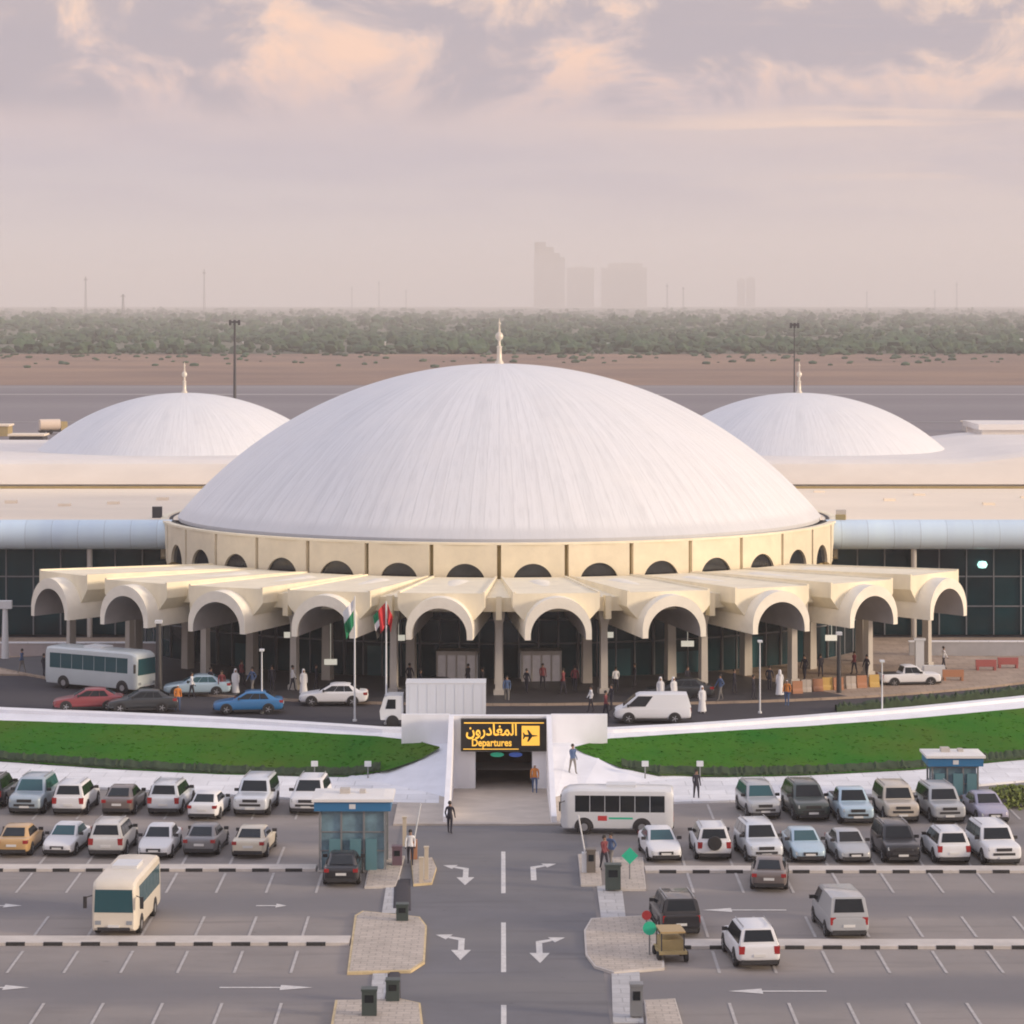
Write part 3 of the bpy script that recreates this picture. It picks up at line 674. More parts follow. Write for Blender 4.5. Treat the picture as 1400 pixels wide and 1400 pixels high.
# glazed wall behind the arcade
gm = MB(); mm_ = MB(); RG = 31.6
for k in range(-6, 6):
    a, b = k * ST, (k + 1) * ST; pa, pb = P(RG, a), P(RG, b)
    gm.add([(pa.x, pa.y, ZF + .1), (pb.x, pb.y, ZF + .1), (pb.x, pb.y, 7.94), (pa.x, pa.y, 7.94)], [(0, 1, 2, 3)])
    for j in range(5):
        q = pa.lerp(pb, j / 4); mm_.tube((q.x, q.y - .05, ZF + .1), (q.x, q.y - .05, 7.94), .06 if j % 4 else .12, n=6)
    for z in (4.6, 6.3):
        mm_.tube((pa.x, pa.y - .05, z), (pb.x, pb.y - .05, z), .06, n=6)
gm.obj('facade_glass', M['glass'], T, local=False, fix=False)
mm_.obj('mullions', M['mullion'], T, local=False)
for k in (-1, 0):
    th = (k + .5) * ST; p = P(32.6, th)
    d = MB(); d.box(-1.35, 1.35, -.9, .9, ZF + .15, ZF + 2.0, rot=th, at=(p.x, p.y, 0)); dd = d.obj('entrance_lobby', M['lit'], T, local=False)
    d = MB()
    for x in (-1.37, -.7, 0, .7, 1.37): d.box(x - .06, x + .06, -.96, -.9, ZF + .15, ZF + 2.1, rot=th, at=(p.x, p.y, 0))
    d.box(-1.43, 1.43, -1.0, .9, ZF + 2.02, ZF + 2.3, rot=th, at=(p.x, p.y, 0))
    d.obj('door_frame', M['column'], dd, local=False)
for k, hh in ((-4, 1.9), (-2, 2.3), (1, 2.1), (2, 1.7), (3, 2.4)):   # darker doors in other bays
    th = (k + .5) * ST; p = P(31.4, th)
    d = MB(); d.box(-1.1, 1.1, -.12, .1, ZF + .15, ZF + hh, rot=th, at=(p.x, p.y, 0)); d.obj('glass_door', M['cglass_teal'], T, local=False)
for px, py in ((397, 868), (1137, 872), (452, 905), (940, 880), (830, 868), (545, 872)):   # lit signs hanging under the vaults
    d_ = 206.0; xx = (px - VX) * d_ / F; zz = H - (py - HY) * d_ / F
    MB().box(xx - .45, xx + .45, d_ - .05, d_ + .05, zz - .2, zz + .2).tube((xx, d_, zz + .2), (xx, d_, 7.9), .02, n=4).obj('hanging_sign', mat('hanging_sign_lit', (.6, .6, .55), .4, emis=(1, .95, .8), estr=.35), T, local=False)
# wings
def wing(s):
    x0, x1 = sorted((s * 24.5 + C.x, s * 95))
    xe0, xe1 = sorted((s * 26.2 + C.x, s * 95))
    w_ = MB(); prof = [(236.5, 2.0), (236.5, 9.2), (235.4, 9.2), (235.4, 11.4), (275.0, 11.4), (275.0, 2.0)]
    w_.add([(x0, y, z) for y, z in prof] + [(x1, y, z) for y, z in prof], [(0, 1, 7, 6), (1, 2, 8, 7), (2, 3, 9, 8)], 1)
    w_.add([(x0, y, z) for y, z in prof] + [(x1, y, z) for y, z in prof], [(3, 4, 10, 9), tuple(range(6)), tuple(range(6, 12))], 0)
    wo = w_.obj('wing_block', [M['wing_roof'], M['darkmetal']], T, local=False, fix=True)
    t = MB(); rg = []
    pf = [(235.39, 11.42), (234.6, 11.50)] + [(234.3 - 1.25 * math.sin(a) , 10.32 + 1.16 * math.cos(a)) for a in [PI * i / 16 for i in range(17)]] + [(235.39, 9.16)]
    nx_ = 30
    for i in range(nx_ + 1):
        x = xe0 + (xe1 - xe0) * i / nx_; rg.append([(x, y, z) for y, z in pf])
    t.loft(rg); t.obj('fascia_tube', M['tube'], wo, local=False, smooth=35)
    gl = MB().box(x0, x1, 236.2, 236.45, 2.1, 9.15); gl.obj('wing_glazing', M['glass'], wo, local=False)
    mu = MB(); x = x0
    while x < x1:
        mu.box(x - .05, x + .05, 236.05, 236.2, 2.1, 9.15); x += 2.2
    for z in (4.4, 6.8): mu.box(x0, x1, 236.08, 236.19, z - .05, z + .05)
    mu.obj('wing_mullions', M['mullion'], wo, local=False)
    for i in range(4):   # slender columns below the tube
        x = s * (33 + 11 * i); MB().tube((x, 234.3, ZF), (x, 234.3, 9.2), .22, n=12).obj('wing_column', M['column'], wo, local=False, smooth=50)
    # small things on the roof
    for i in range(7):
        x = s * (30 + i * 4.3 + random.uniform(-1, 1)); y = random.uniform(240, 270)
        MB().box(x - .5, x + .5, y - .4, y + .4, 11.4, 11.4 + random.uniform(.12, .3))  .obj('roof_vent', M['wing_roof'], wo, local=False)
wing(-1); wing(1)
p_ = W(1343, 775, 8); MB().lathe([(.0, -.3), (.3, -.25), (.42, 0), (.3, .25), (0, .3)], (p_.x * 235.6 / p_.y, 235.6, 7.8), 12).obj('lamp', mat('lamp_teal_lit', (.6, .9, .85), .4, emis=(.5, 1, .9), estr=1.0), T, local=False, smooth=60)
# upper storey behind, one long band with rounded parapet
m = MB(); rg = []
xs = [-95 + i * 1.9 for i in range(101)]
for x in xs:
    up_ = 0.0 if x < 42 else 0.85 * (1 - math.cos(min(1, (x - 42) / 10) * PI)) / 2
    t_ = 14.15 + up_
    pf = [(275.4, 11.3), (275.4, 11.75), (275.0, 11.8), (275.0, t_ - .9), (275.15, t_ - .45), (275.6, t_ - .12), (276.3, t_), (300, t_ - .1), (318, t_ - .2), (318, 2.0)]
    rg.append([(x, y, z) for y, z in pf])
m.loft(rg, closed=True); m.obj('upper_storey', M['wing_white'], T, local=False, smooth=35)
m = MB().box(-95, 95, 274.9, 275.1, 11.42, 11.62); m.obj('shadow_line_strip', M['ochre'], T, local=False)  # solid ochre strip that paints in the shadow line below the band
MB().box(51.2, 75, 312, 322, 12, 15.3).box(50.8, 75.4, 311.6, 322.4, 15.3, 15.9).obj('rear_hall', M['wing_white'], T, local=False)

# ------------------------------------------------------------------ car park markings, kerbs, islands
mk = MB(); z = 0.03
def line(x0, y0, x1, y1, wd=.13):
    a = Vector((x0, y0)); b = Vector((x1, y1)); d = (b - a).normalized(); n_ = Vector((-d.y, d.x)) * wd / 2
    mk.flat([tuple(a + n_), tuple(b + n_), tuple(b - n_), tuple(a - n_)], z)
LX = [-9.1 - 2.45 * k for k in range(16)]; RX = [9.4 + 2.45 * k for k in range(15)]
for xs in (LX, RX):
    for x in xs:
        for y0, y1 in ((143.3, 148.3), (133.3, 137.8), (126.2, 130.5), (116.0, 120.8), (150.2, 155.4), (163.6, 168.5)):
            line(x, y0, x, y1)
struct('parking_marking', mk, M['faded'])
mk = MB()
for x in (0.08,):
    for y0, y1 in ((D_at(1222), D_at(1165)), (D_at(1330), D_at(1262)), (D_at(1420), D_at(1375))): line(x, y0, x, y1, .22)
def poly(pts, ox, oy, sx, sy=1.0, rot=0, dz=0.0):
    c, s = math.cos(rot), math.sin(rot)
    mk.flat([(ox + sx * (x * c - y * s), oy + sy * (x * s + y * c)) for x, y in pts], z + dz)
def turn_arrow(ox, oy, sx, both):
    """stem that bends to one side and ends in a head; straight head too when both"""
    poly([(-.14, -2.3), (.14, -2.3), (.14, .2), (-.14, .5)], ox, oy, sx, 1.25)
    poly([(-.14, .5), (.14, .2), (.62, .55), (.52, .85)], ox, oy, sx, 1.25, dz=.004)
    poly([(.42, 1.15), (.72, .3), (1.2, 1.1)], ox, oy, sx, 1.25, dz=.008)
    if both:
        poly([(-.45, -1.4), (.45, -1.4), (0, -3.0)], ox, oy, sx, 1.25, dz=.004)
for px, py, s, bt in ((637, 1191, -1, 1), (729, 1189, 1, 0), (631, 1288, -1, 1), (737, 1292, 1, 1)):
    p = W(px, py); turn_arrow(p.x, p.y, s * 1.0, bt)
def lane_arrow(px0, px1, py, s):
    a, b = W(px0, py), W(px1, py); l = b.x - a.x; c = (a.x + b.x) / 2
    pts = [(-.5, -.09), (.15, -.09), (.15, -.42), (.5, 0), (.15, .42), (.15, .09), (-.5, .09)]
    mk.flat([(c + s * x * l, a.y + y * 1.1) for x, y in pts], z)
lane_arrow(300, 428, 1351, 1); lane_arrow(350, 392, 1239, 1); lane_arrow(960, 1075, 1245, -1); lane_arrow(995, 1130, 1356, -1); lane_arrow(-60, 40, 1351, 1); lane_arrow(-40, 30, 1239, 1)
struct('road_marking', mk, M['white'])

def kerb_median(x0, x1, y0, y1, label, ph):
    t = empty('kerb_island', ((x0 + x1) / 2, (y0 + y1) / 2, 0), label=label, cat='kerb', group='black and white kerbed medians of the car park')
    m = MB(); m.box(x0, x1, y0, y1, -.02, .15); m.obj('kerb_body', M['kerb'], t, local=False)
    m = MB(); x = x0 + ph
    while x + .9 < x1:
        m.box(x, x + .86, y0 - .012, y0 + .16, .0, .156); x += 1.69
    m.obj('black_kerb_paint', M['black'], t, local=False)
kerb_median(-62, W(432, 1190).x, 148.7, 150.0, 'upper black and white kerbed median left of the central road', .3)
kerb_median(W(882, 1192).x, 62, 148.3, 149.6, 'upper black and white kerbed median right of the central road', .7)
kerb_median(-58, W(478, 1290).x, 131.6, 133.1, 'lower black and white kerbed median left of the central road', .2)
kerb_median(W(903, 1297).x, 58, 130.9, 132.4, 'lower black and white kerbed median right of the central road', .5)

def island(pts, label, yel=0):
    xy = [tuple(W(px, py).xy) for px, py in pts]
    cx = sum(a for a, b in xy) / len(xy); cy = sum(b for a, b in xy) / len(xy)
    t = empty('traffic_island', (cx, cy, 0), label=label, cat='traffic island', group='paved islands beside the central road')
    big = [(cx + (a - cx) * 1.06, cy + (b - cy) * 1.03) for a, b in xy]
    MB().prism(big, -.02, .135).obj('island_kerb', M['kerbyellow'] if yel else M['kerb'], t, local=False)
    MB().prism(xy, .0, .15).obj('island_paving', M['paver'], t, local=False)
island([(478, 1332), (488, 1256), (498, 1250), (572, 1258), (581, 1270), (578, 1318), (560, 1330)], 'beige paved island left of the road with a yellowed kerb, middle one', 1)
island([(500, 1215), (508, 1176), (552, 1174), (545, 1200), (540, 1214)], 'small beige paved corner beside the large blue kiosk')
island([(566, 1212), (563, 1180), (590, 1176), (596, 1190), (590, 1210)], 'small beige paved island beside the road left, near the large kiosk', 1)
island([(455, 1412), (462, 1372), (545, 1370), (572, 1376), (576, 1412)], 'beige paved island left of the road at the bottom edge', 1)
island([(803, 1308), (801, 1276), (810, 1260), (885, 1256), (903, 1290), (905, 1326), (840, 1332), (815, 1324)], 'large rounded beige island right of the road')
island([(795, 1212), (791, 1172), (818, 1168), (822, 1212)], 'small beige island right of the road behind the white minibus')
island([(846, 1218), (838, 1176), (878, 1176), (882, 1218)], 'small beige paved corner under the bright green sign')
island([(886, 1412), (882, 1372), (922, 1370), (934, 1412)], 'beige paved island right of the road at the bottom edge')
def walkway(a, b, c, d, label=None):
    m = MB(); q = [tuple(W(*p).xy) for p in (a, b, c, d)]; m.prism(q, -.02, .06); struct('footpath', m, M['walkway'])
walkway((522, 1250), (541, 1250), (547, 1200), (530, 1200)); walkway((505, 1372), (528, 1372), (530, 1331), (510, 1331))
walkway((822, 1259), (856, 1259), (850, 1212), (816, 1212)); walkway((838, 1400), (880, 1400), (874, 1328), (836, 1330))
# asphalt crossing slabs beside the walkways are raised humps
for a, b, c, d, l in (((536, 1246), (562, 1246), (561, 1202), (538, 1202), 'grey speed hump left of the road beside the upper walkway'), ((524, 1372), (548, 1372), (547, 1322), (533, 1322), 'grey speed hump left of the road beside the lower walkway')):
    q = [W(*p) for p in (a, b, c, d)]; cx = sum(v.x for v in q) / 4; cy = sum(v.y for v in q) / 4
    m = MB(); rr = [[(cx + (v.x - cx) * s, cy + (v.y - cy) * s, zz) for v in q] for s, zz in ((1, 0.026), (.8, .09), (.5, .11))]
    m.loft(rr); tag(m.obj('speed_hump', M['asphalt_up'], smooth=30), l, 'speed hump')

# ------------------------------------------------------------------ vehicles
SPEC = {
 'sedan': dict(L=4.6, hw=.90, wr=.33, ax=(-1.42, 1.32), low=[(-2.30, .60, .36, .60), (-2.22, .76, .24, .70), (-2.0, .86, .2, .78), (-1.4, .9, .2, .88), (-.85, .9, .2, .96), (0, .9, .2, .97), (.9, .9, .2, .99), (1.5, .9, .2, 1.02), (2.0, .86, .22, 1.02), (2.22, .80, .26, .98), (2.3, .70, .38, .85)],
      gh=[(-.98, .74, .96), (-.20, .64, 1.40), (.10, .63, 1.46), (.70, .63, 1.46), (1.08, .61, 1.42), (1.80, .70, 1.02)], gb=.80, gz=.92, roof=(-.20, 1.08)),
 'suv': dict(L=4.8, hw=.96, wr=.39, ax=(-1.45, 1.4), low=[(-2.40, .72, .45, .82), (-2.33, .86, .34, .98), (-2.1, .93, .3, 1.05), (-1.5, .96, .28, 1.10), (-1.0, .96, .28, 1.13), (0, .96, .28, 1.14), (1.5, .96, .28, 1.15), (2.1, .95, .3, 1.15), (2.33, .90, .36, 1.12), (2.4, .82, .5, 1.0)],
      gh=[(-1.10, .84, 1.12), (-.45, .72, 1.70), (-.15, .71, 1.78), (1.2, .71, 1.79), (1.95, .70, 1.74), (2.30, .82, 1.13)], gb=.90, gz=1.08, roof=(-.45, 1.95)),
 'bigsuv': dict(L=4.95, hw=.99, wr=.40, ax=(-1.5, 1.4), low=[(-2.47, .82, .45, .95), (-2.42, .93, .36, 1.08), (-2.2, .98, .32, 1.15), (-1.3, .99, .3, 1.18), (0, .99, .3, 1.2), (1.5, .99, .3, 1.2), (2.3, .98, .32, 1.2), (2.45, .93, .4, 1.15), (2.48, .88, .5, 1.05)],
      gh=[(-1.05, .88, 1.18), (-.60, .80, 1.78), (-.35, .78, 1.88), (1.2, .78, 1.90), (2.15, .77, 1.86), (2.42, .88, 1.2)], gb=.95, gz=1.14, roof=(-.60, 2.15)),
 'pickup': dict(L=5.1, hw=.94, wr=.38, ax=(-1.6, 1.5), low=[(-2.55, .74, .45, .85), (-2.48, .86, .36, 1.0), (-2.2, .93, .32, 1.06), (-1.2, .94, .3, 1.12), (0, .94, .3, 1.14), (.75, .94, .3, 1.14), (.8, .94, .3, 1.10), (2.4, .94, .32, 1.10), (2.5, .92, .4, 1.08)],
      gh=[(-1.15, .82, 1.12), (-.55, .71, 1.66), (-.25, .70, 1.74), (.2, .70, 1.74), (.55, .70, 1.70), (.78, .80, 1.14)], gb=.88, gz=1.08, roof=(-.55, .55)),
 'van': dict(L=4.9, hw=.90, wr=.34, ax=(-1.55, 1.4), low=[(-2.45, .70, .4, .75), (-2.36, .82, .3, .92), (-2.1, .88, .26, 1.02), (-1.7, .9, .24, 1.1), (0, .9, .24, 1.12), (2.2, .9, .26, 1.12), (2.4, .88, .32, 1.1), (2.45, .84, .45, 1.0)],
      gh=[(-1.95, .80, 1.05), (-1.05, .74, 1.78), (-.8, .74, 1.88), (1.2, .74, 1.90), (2.2, .74, 1.88), (2.44, .82, 1.12)], gb=.87, gz=1.04, roof=(-1.05, 2.2)),
}
def quad_on(m, pts, off=.014):
    a, b, c, d = [Vector(p) for p in pts]; n_ = (b - a).cross(d - a).normalized()
    ctr = (a + b + c + d) / 4
    if n_.dot(ctr - Vector((0, ctr.y * .3, .8))) < 0: n_ = -n_
    t = [p + n_ * off for p in (a, b, c, d)]
    m.add(t + [p - n_ * .03 for p in t], [(0, 1, 2, 3), (0, 1, 5, 4), (1, 2, 6, 5), (2, 3, 7, 6), (3, 0, 4, 7)])
PROTO = {}
def proto_parts(kind):
    """meshes of one car kind, local frame: nose at -Y, wheels on z=0"""
    if kind in PROTO: return PROTO[kind]
    S = SPEC[kind]; out = []
    b = MB()
    def ring(y, hw, zb, zt):
        h = zt - zb
        half = [(hw * .88, zb), (hw, zb + .16 * h + .02), (hw * 1.01, zb + .5 * h), (hw * .985, zt - .10 * h - .02), (hw * .93, zt - .015), (hw * .55, zt + .012)]
        return [(x, y, z_) for x, z_ in half] + [(-x, y, z_) for x, z_ in reversed(half)]
    lo_ = MB(); lo_.loft([ring(*s_) for s_ in S['low']]); tm_ = lo_.mesh('tmp', M['trim']); to_ = bpy.data.objects.new('tmp', tm_); COL.objects.link(to_)
    md_ = to_.modifiers.new('s', 'SUBSURF'); md_.levels = 2; md_.render_levels = 2
    dg_ = bpy.context.evaluated_depsgraph_get(); dg_.update(); m2_ = bpy.data.meshes.new_from_object(to_.evaluated_get(dg_)); bpy.data.objects.remove(to_)
    b.add([tuple(v_.co) for v_ in m2_.vertices], [tuple(p_.vertices) for p_ in m2_.polygons])
    gb, gz = S['gb'], S['gz']
    def gring(y, hw, zt): return [(gb * .985 if zt < gz + .1 else gb, y, gz), (hw, y, zt - .05), (hw * .86, y, zt), (-hw * .86, y, zt), (-hw, y, zt - .05), (-(gb * .985 if zt < gz + .1 else gb), y, gz)]
    b.loft([gring(*g_) for g_ in S['gh']])
    out.append(('body', b.mesh(kind + '_body', mat('car_paint_white', PAINTS['white']), 38), 'paint', None))
    G = S['gh']
    # windscreen and rear window
    def strip(p, q, f0, f1, sx):
        (y0, w0, z0), (y1, w1, z1) = p, q
        def at(f): return (y0 + (y1 - y0) * f, w0 + (w1 - w0) * f, z0 + (z1 - z0) * f)
        a, c = at(f0), at(f1); m = MB()
        quad_on(m, [(-a[1] * sx, a[0], a[2]), (a[1] * sx, a[0], a[2]), (c[1] * sx * .93, c[0], c[2]), (-c[1] * sx * .93, c[0], c[2])], .02); return m
    out.append(('windscreen', strip(G[0], G[1], .08, .97, .86).mesh('windscreen', M['cglass']), 'glass', None))
    out.append(('rear_window', strip(G[5], G[4], .16 if kind != 'sedan' else .06, .9, .84).mesh('rear_window', M['cglass']), 'glass', None))
    ztop = G[2][2] - .13; zb_ = gz + .06
    for s in (-1, 1):
        m = MB()
        hwt = G[2][1]
        def X(z_): return s * (gb + (hwt - gb) * (z_ - gz) / (G[2][2] - .05 - gz))
        yA, yB = G[0][0] + .30, G[5][0] - .20 - (.25 if kind == 'sedan' else 0); tA, tB = G[1][0] + .12, G[4][0] - .02
        cuts = [0, .36, .38, .70, .72, 1] if kind not in ('pickup',) else [0, .5, .52, 1]
        if kind == 'van': cuts = [0, .3]
        for c0, c1 in zip(cuts[::2], cuts[1::2]):
            quad_on(m, [(X(zb_), yA + (yB - yA) * c0, zb_), (X(zb_), yA + (yB - yA) * c1, zb_), (X(ztop), tA + (tB - tA) * c1, ztop), (X(ztop), tA + (tB - tA) * c0, ztop)], .016)
        out.append(('side_window', m.mesh('side_window', M['cglass']), 'glass', None))
    hw, L_ = S['hw'], S['L'] / 2; fz = S['low'][1][3]; rz_ = S['low'][-2][3]
    tr = MB(); tr.box(-hw * .80, hw * .80, -L_ + .0, -L_ + .3, .26, .42); tr.box(-hw * .82, hw * .82, L_ - .3, L_ + .015, .28, .46)
    for s in (-1, 1):
        for y in S['ax']:
            n_ = 18; R = S['wr'] * 1.2
            pts = [(y + R * math.cos(PI * i / n_), S['wr'] + R * math.sin(PI * i / n_)) for i in range(n_ + 1)] + [(y - R, S['low'][4][2]), (y + R, S['low'][4][2])]
            tr.add([(s * (hw * 1.012 + .004), a, c) for a, c in pts] + [(s * (hw - .2), a, c) for a, c in pts], [tuple(range(len(pts)))] + [(i, (i + 1) % len(pts), len(pts) + (i + 1) % len(pts), len(pts) + i) for i in range(len(pts))])
        tr.box(min(s * hw * .97, s * hw * 1.012), max(s * hw * .97, s * hw * 1.012), S['ax'][0] + .5, S['ax'][1] - .5, S['low'][4][2] - .01, S['low'][4][2] + .12)
    out.append(('bumper_trim', tr.mesh('bumper_trim', M['trim']), None, None))
    g_ = MB().box(-hw * .42, hw * .42, -L_ - .02, -L_ + .2, fz - .24, fz - .08); out.append(('grille', g_.mesh('grille', M['trim']), None, None))
    g_ = MB().box(-hw * .6, hw * .6, -L_ - .015, -L_ + .2, fz - .46, fz - .33); out.append(('air_intake', g_.mesh('air_intake', M['trim']), None, None))
    p_ = MB().box(-.26, .26, -L_ - .035, -L_ + .05, .44, .55); out.append(('number_plate', p_.mesh('number_plate', M['plate']), None, None))
    p_ = MB().box(-.26, .26, L_ - .1, L_ + .03, .60, .72); out.append(('number_plate', p_.mesh('number_plate', M['plate']), None, None))
    for s in (-1, 1):
        a, c = sorted((s * hw * .50, s * hw * .86))
        h_ = MB(); h_.add([(a, -L_ - .0, fz - .22), (c, -L_ + .10, fz - .22), (c, -L_ + .16, fz - .06), (a, -L_ + .05, fz - .06), (a, -L_ + .35, fz - .22), (c, -L_ + .35, fz - .22), (c, -L_ + .35, fz - .06), (a, -L_ + .35, fz - .06)], [(0, 1, 2, 3), (3, 2, 6, 7), (0, 3, 7, 4), (1, 5, 6, 2), (0, 4, 5, 1)])
        out.append(('headlight', h_.mesh('headlight', M['headlamp']), None, None))
        a, c = sorted((s * hw * .66, s * hw * .93)); hh = .17 if kind == 'sedan' else .34
        h_ = MB().box(a, c, L_ - .28, L_ - .015, rz_ - .06 - hh, rz_ - .06); out.append(('taillight', h_.mesh('taillight', M['taillamp']), None, None))
        a, c = sorted((s * (hw * .93), s * (hw + .17)))
        h_ = MB().box(a, c, G[0][0] + .30, G[0][0] + .42, gz + .04, gz + .2); out.append(('side_mirror', h_.mesh('side_mirror', M['trim']), None, None))
        for y in S['ax']:
            wr = S['wr']; t_ = MB(); x0, x1 = (hw - .20, hw + .03)
            pr = [(wr * .62, x0), (wr * .92, x0), (wr, x0 + .04), (wr, x1 - .04), (wr * .92, x1), (wr * .62, x1)]
            rings = [[(s * x_, y + r_ * math.cos(2 * PI * i / 18), wr + r_ * math.sin(2 * PI * i / 18)) for i in range(18)] for r_, x_ in pr]
            t_.loft(rings); r__ = MB()
            r__.tube((s * (x1 - .05), y, wr), (s * (x1 - .005), y, wr), wr * .64, wr * .60, n=16)
            for q in range(5):
                an = 2 * PI * q / 5; r__.tube((s * (x1 + .0), y, wr), (s * (x1 + .0), y + wr * .58 * math.cos(an), wr + wr * .58 * math.sin(an)), .03, n=4)
            out.append(('wheel', t_.mesh('wheel', M['rubber'], 40), None, ('rim', r__.mesh('rim', M['rim'], 40))))
    if kind == 'pickup':
        out.append(('load_bed', MB().box(-.78, .78, .92, 2.36, 1.0, 1.118).mesh('load_bed', M['trim']), None, None))
    if kind in ('suv', 'bigsuv'):
        for s in (-1, 1):
            r_ = MB(); r_.tube((s * G[2][1] * .88, G[1][0] + .3, G[2][2] + .05), (s * G[2][1] * .88, G[4][0] - .1, G[2][2] + .05), .025, n=6)
            out.append(('roof_rail', r_.mesh('roof_rail', M['rim']), None, None))
    PROTO[kind] = out; return out
BODY = {}
def car(kind, colr, loc, rz, label, glass=None, group=None, cat='car', name='parked_car', scale=1.0, z_only=None):
    e = empty(name, loc, rz, label, cat, group); e.scale = (scale,) * 3 if z_only is None else (scale, scale, z_only)
    for nm, me, role, sub in proto_parts(kind):
        if role == 'paint':
            key = (kind, colr)
            if key not in BODY: me2 = me.copy(); me2.materials.clear(); me2.materials.append(paint(colr)); BODY[key] = me2
            me = BODY[key]
        if role == 'glass' and glass:
            key = (me.name, glass)
            if key not in BODY: me2 = me.copy(); me2.materials.clear(); me2.materials.append(M[glass]); BODY[key] = me2
            me = BODY[key]
        o = bpy.data.objects.new(nm, me); COL.objects.link(o); o.parent = e
        if sub:
            s_ = bpy.data.objects.new(sub[0], sub[1]); COL.objects.link(s_); s_.parent = o
    return e
def park(kind, colr, px, py, face, label, turn=0.0, **k):
    """face 'f' nose to the camera, 'r' tail to the camera; px,py is the near bumper on the ground"""
    z_ = k.pop('z', 0.0); p = W(px, py, z_); L_ = SPEC[kind]['L'] * k.get('scale', 1)
    rz = math.radians(turn) + (0 if face == 'f' else PI)
    c = Vector((p.x, p.y + L_ / 2, z_ + .012 if z_ == 0 else z_ + .004))
    return car(kind, colr, c, rz, label, **k)
GC = 'cars parked in rows in the car park'
TL, TR = -4, 4      # slight turn of the bays
rows = [
 # left, back row
 ('suv', 'dark', -16, 1107, 'r', 'dark car cut off by the left edge of the back row', TL, {}),
 ('suv', 'bluesilver', 37, 1116, 'f', 'blue silver off-roader with teal windscreen at the left end of the back row', TL, dict(glass='cglass_teal')),
 ('suv', 'white', 96, 1117, 'r', 'white off-roader seen from behind, between the blue silver and the brown grey cars', TL, {}),
 ('sedan', 'brown', 163, 1117, 'r', 'brown grey car in the left back row, the only dark one between white ones', TL, {}),
 ('suv', 'white', 228, 1117, 'r', 'white off-roader right of the brown grey car in the left back row', TL, {}),
 ('sedan', 'white', 281, 1124, 'r', 'low white car with a grey window, just left of the tall white off-roader', TL, {}),
 ('bigsuv', 'white', 346, 1118, 'f', 'tall white off-roader facing the camera with an empty bay on its right', TL, {}),
 ('suv', 'white', 421, 1116, 'f', 'white car half hidden behind the large blue glass kiosk', TL, {}),
 # left, front row
 ('sedan', 'gold', 18, 1174, 'r', 'golden tan taxi at the left end of the front row', TL, {}),
 ('sedan', 'white', 83, 1173, 'f', 'white sedan facing the camera next to the golden tan taxi', TL, dict(glass='cglass_teal')),
 ('suv', 'white', 147, 1175, 'r', 'white off-roader in the left front row between two white sedans', TL, {}),
 ('sedan', 'white', 212, 1177, 'f', 'white sedan between the white off-roader and the grey sedan, front row', TL, {}),
 ('sedan', 'grey', 276, 1173, 'r', 'grey sedan in the left front row', TL, {}),
 ('sedan', 'cream', 343, 1176, 'r', 'cream white sedan at the right end of the left front row', TL, {}),
 # right, back row
 ('suv', 'silver', 1041, 1122, 'f', 'silver car at the left end of the right back row', TR, dict(glass='cglass_teal')),
 ('suv', 'darkgreen', 1107, 1125, 'f', 'dark greenish grey off-roader in the right back row', TR, {}),
 ('pickup', 'lightblue', 1170, 1130, 'f', 'pale blue white pickup facing the camera in the right back row', TR, {}),
 ('bigsuv', 'beige', 1232, 1127, 'f', 'tall beige off-roader facing the camera in the right back row', TR, {}),
 ('bigsuv', 'silver', 1294, 1128, 'f', 'silver off-roader with dark bumper parked before the small kiosk', TR, {}),
 ('sedan', 'violet', 1356, 1128, 'f', 'violet silver sedan at the right end of the right back row', TR, {}),
 # right, front row
 ('sedan', 'white', 905, 1181, 'f', 'white sedan at the left end of the right front row beside the green sign', TR, dict(glass='cglass_teal')),
 ('suv', 'white', 975, 1179, 'r', 'white off-roader with black spare wheel on its tailgate', 0, dict(spare=1)),
 ('suv', 'white', 1042, 1182, 'f', 'white off-roader right of the one with the spare wheel', TR, {}),
 ('sedan', 'lightblue', 1104, 1182, 'f', 'pale mint sedan with a shining windscreen, right front row', TR, dict(glass='cglass_teal')),
 ('sedan', 'silver', 1166, 1183, 'f', 'silver sedan with green tinted windscreen, right front row', TR, {}),
 ('suv', 'black', 1232, 1183, 'f', 'black off-roader in the right front row', TR, {}),
 ('suv', 'white', 1301, 1184, 'r', 'white off-roader seen from behind right of the black one', TR, {}),
 ('bigsuv', 'white', 1368, 1186, 'f', 'tall white off-roader at the right end of the right front row', TR, {}),
]
crnd = random.Random(11)
for kind, colr, px, py, f_, lab, tn, k in rows:
    sp = k.pop('spare', 0); k.setdefault('scale', crnd.uniform(.95, 1.04)); tn += crnd.uniform(-2.0, 2.0)
    if colr == 'white': colr = crnd.choice(('white', 'white', 'pearl', 'coolwhite'))
    e = park(kind, colr, px, py, f_, lab, tn, group=GC, **k)
    if sp:
        t_ = MB(); rings = [[(r_ * math.cos(2 * PI * i / 20), x_, 1.02 + r_ * math.sin(2 * PI * i / 20)) for i in range(20)] for r_, x_ in ((.2, 2.38), (.36, 2.38), (.38, 2.44), (.38, 2.58), (.34, 2.62), (.18, 2.62))]
        t_.loft(rings); o = t_.obj('spare_wheel', M['rubber'], e, smooth=40)
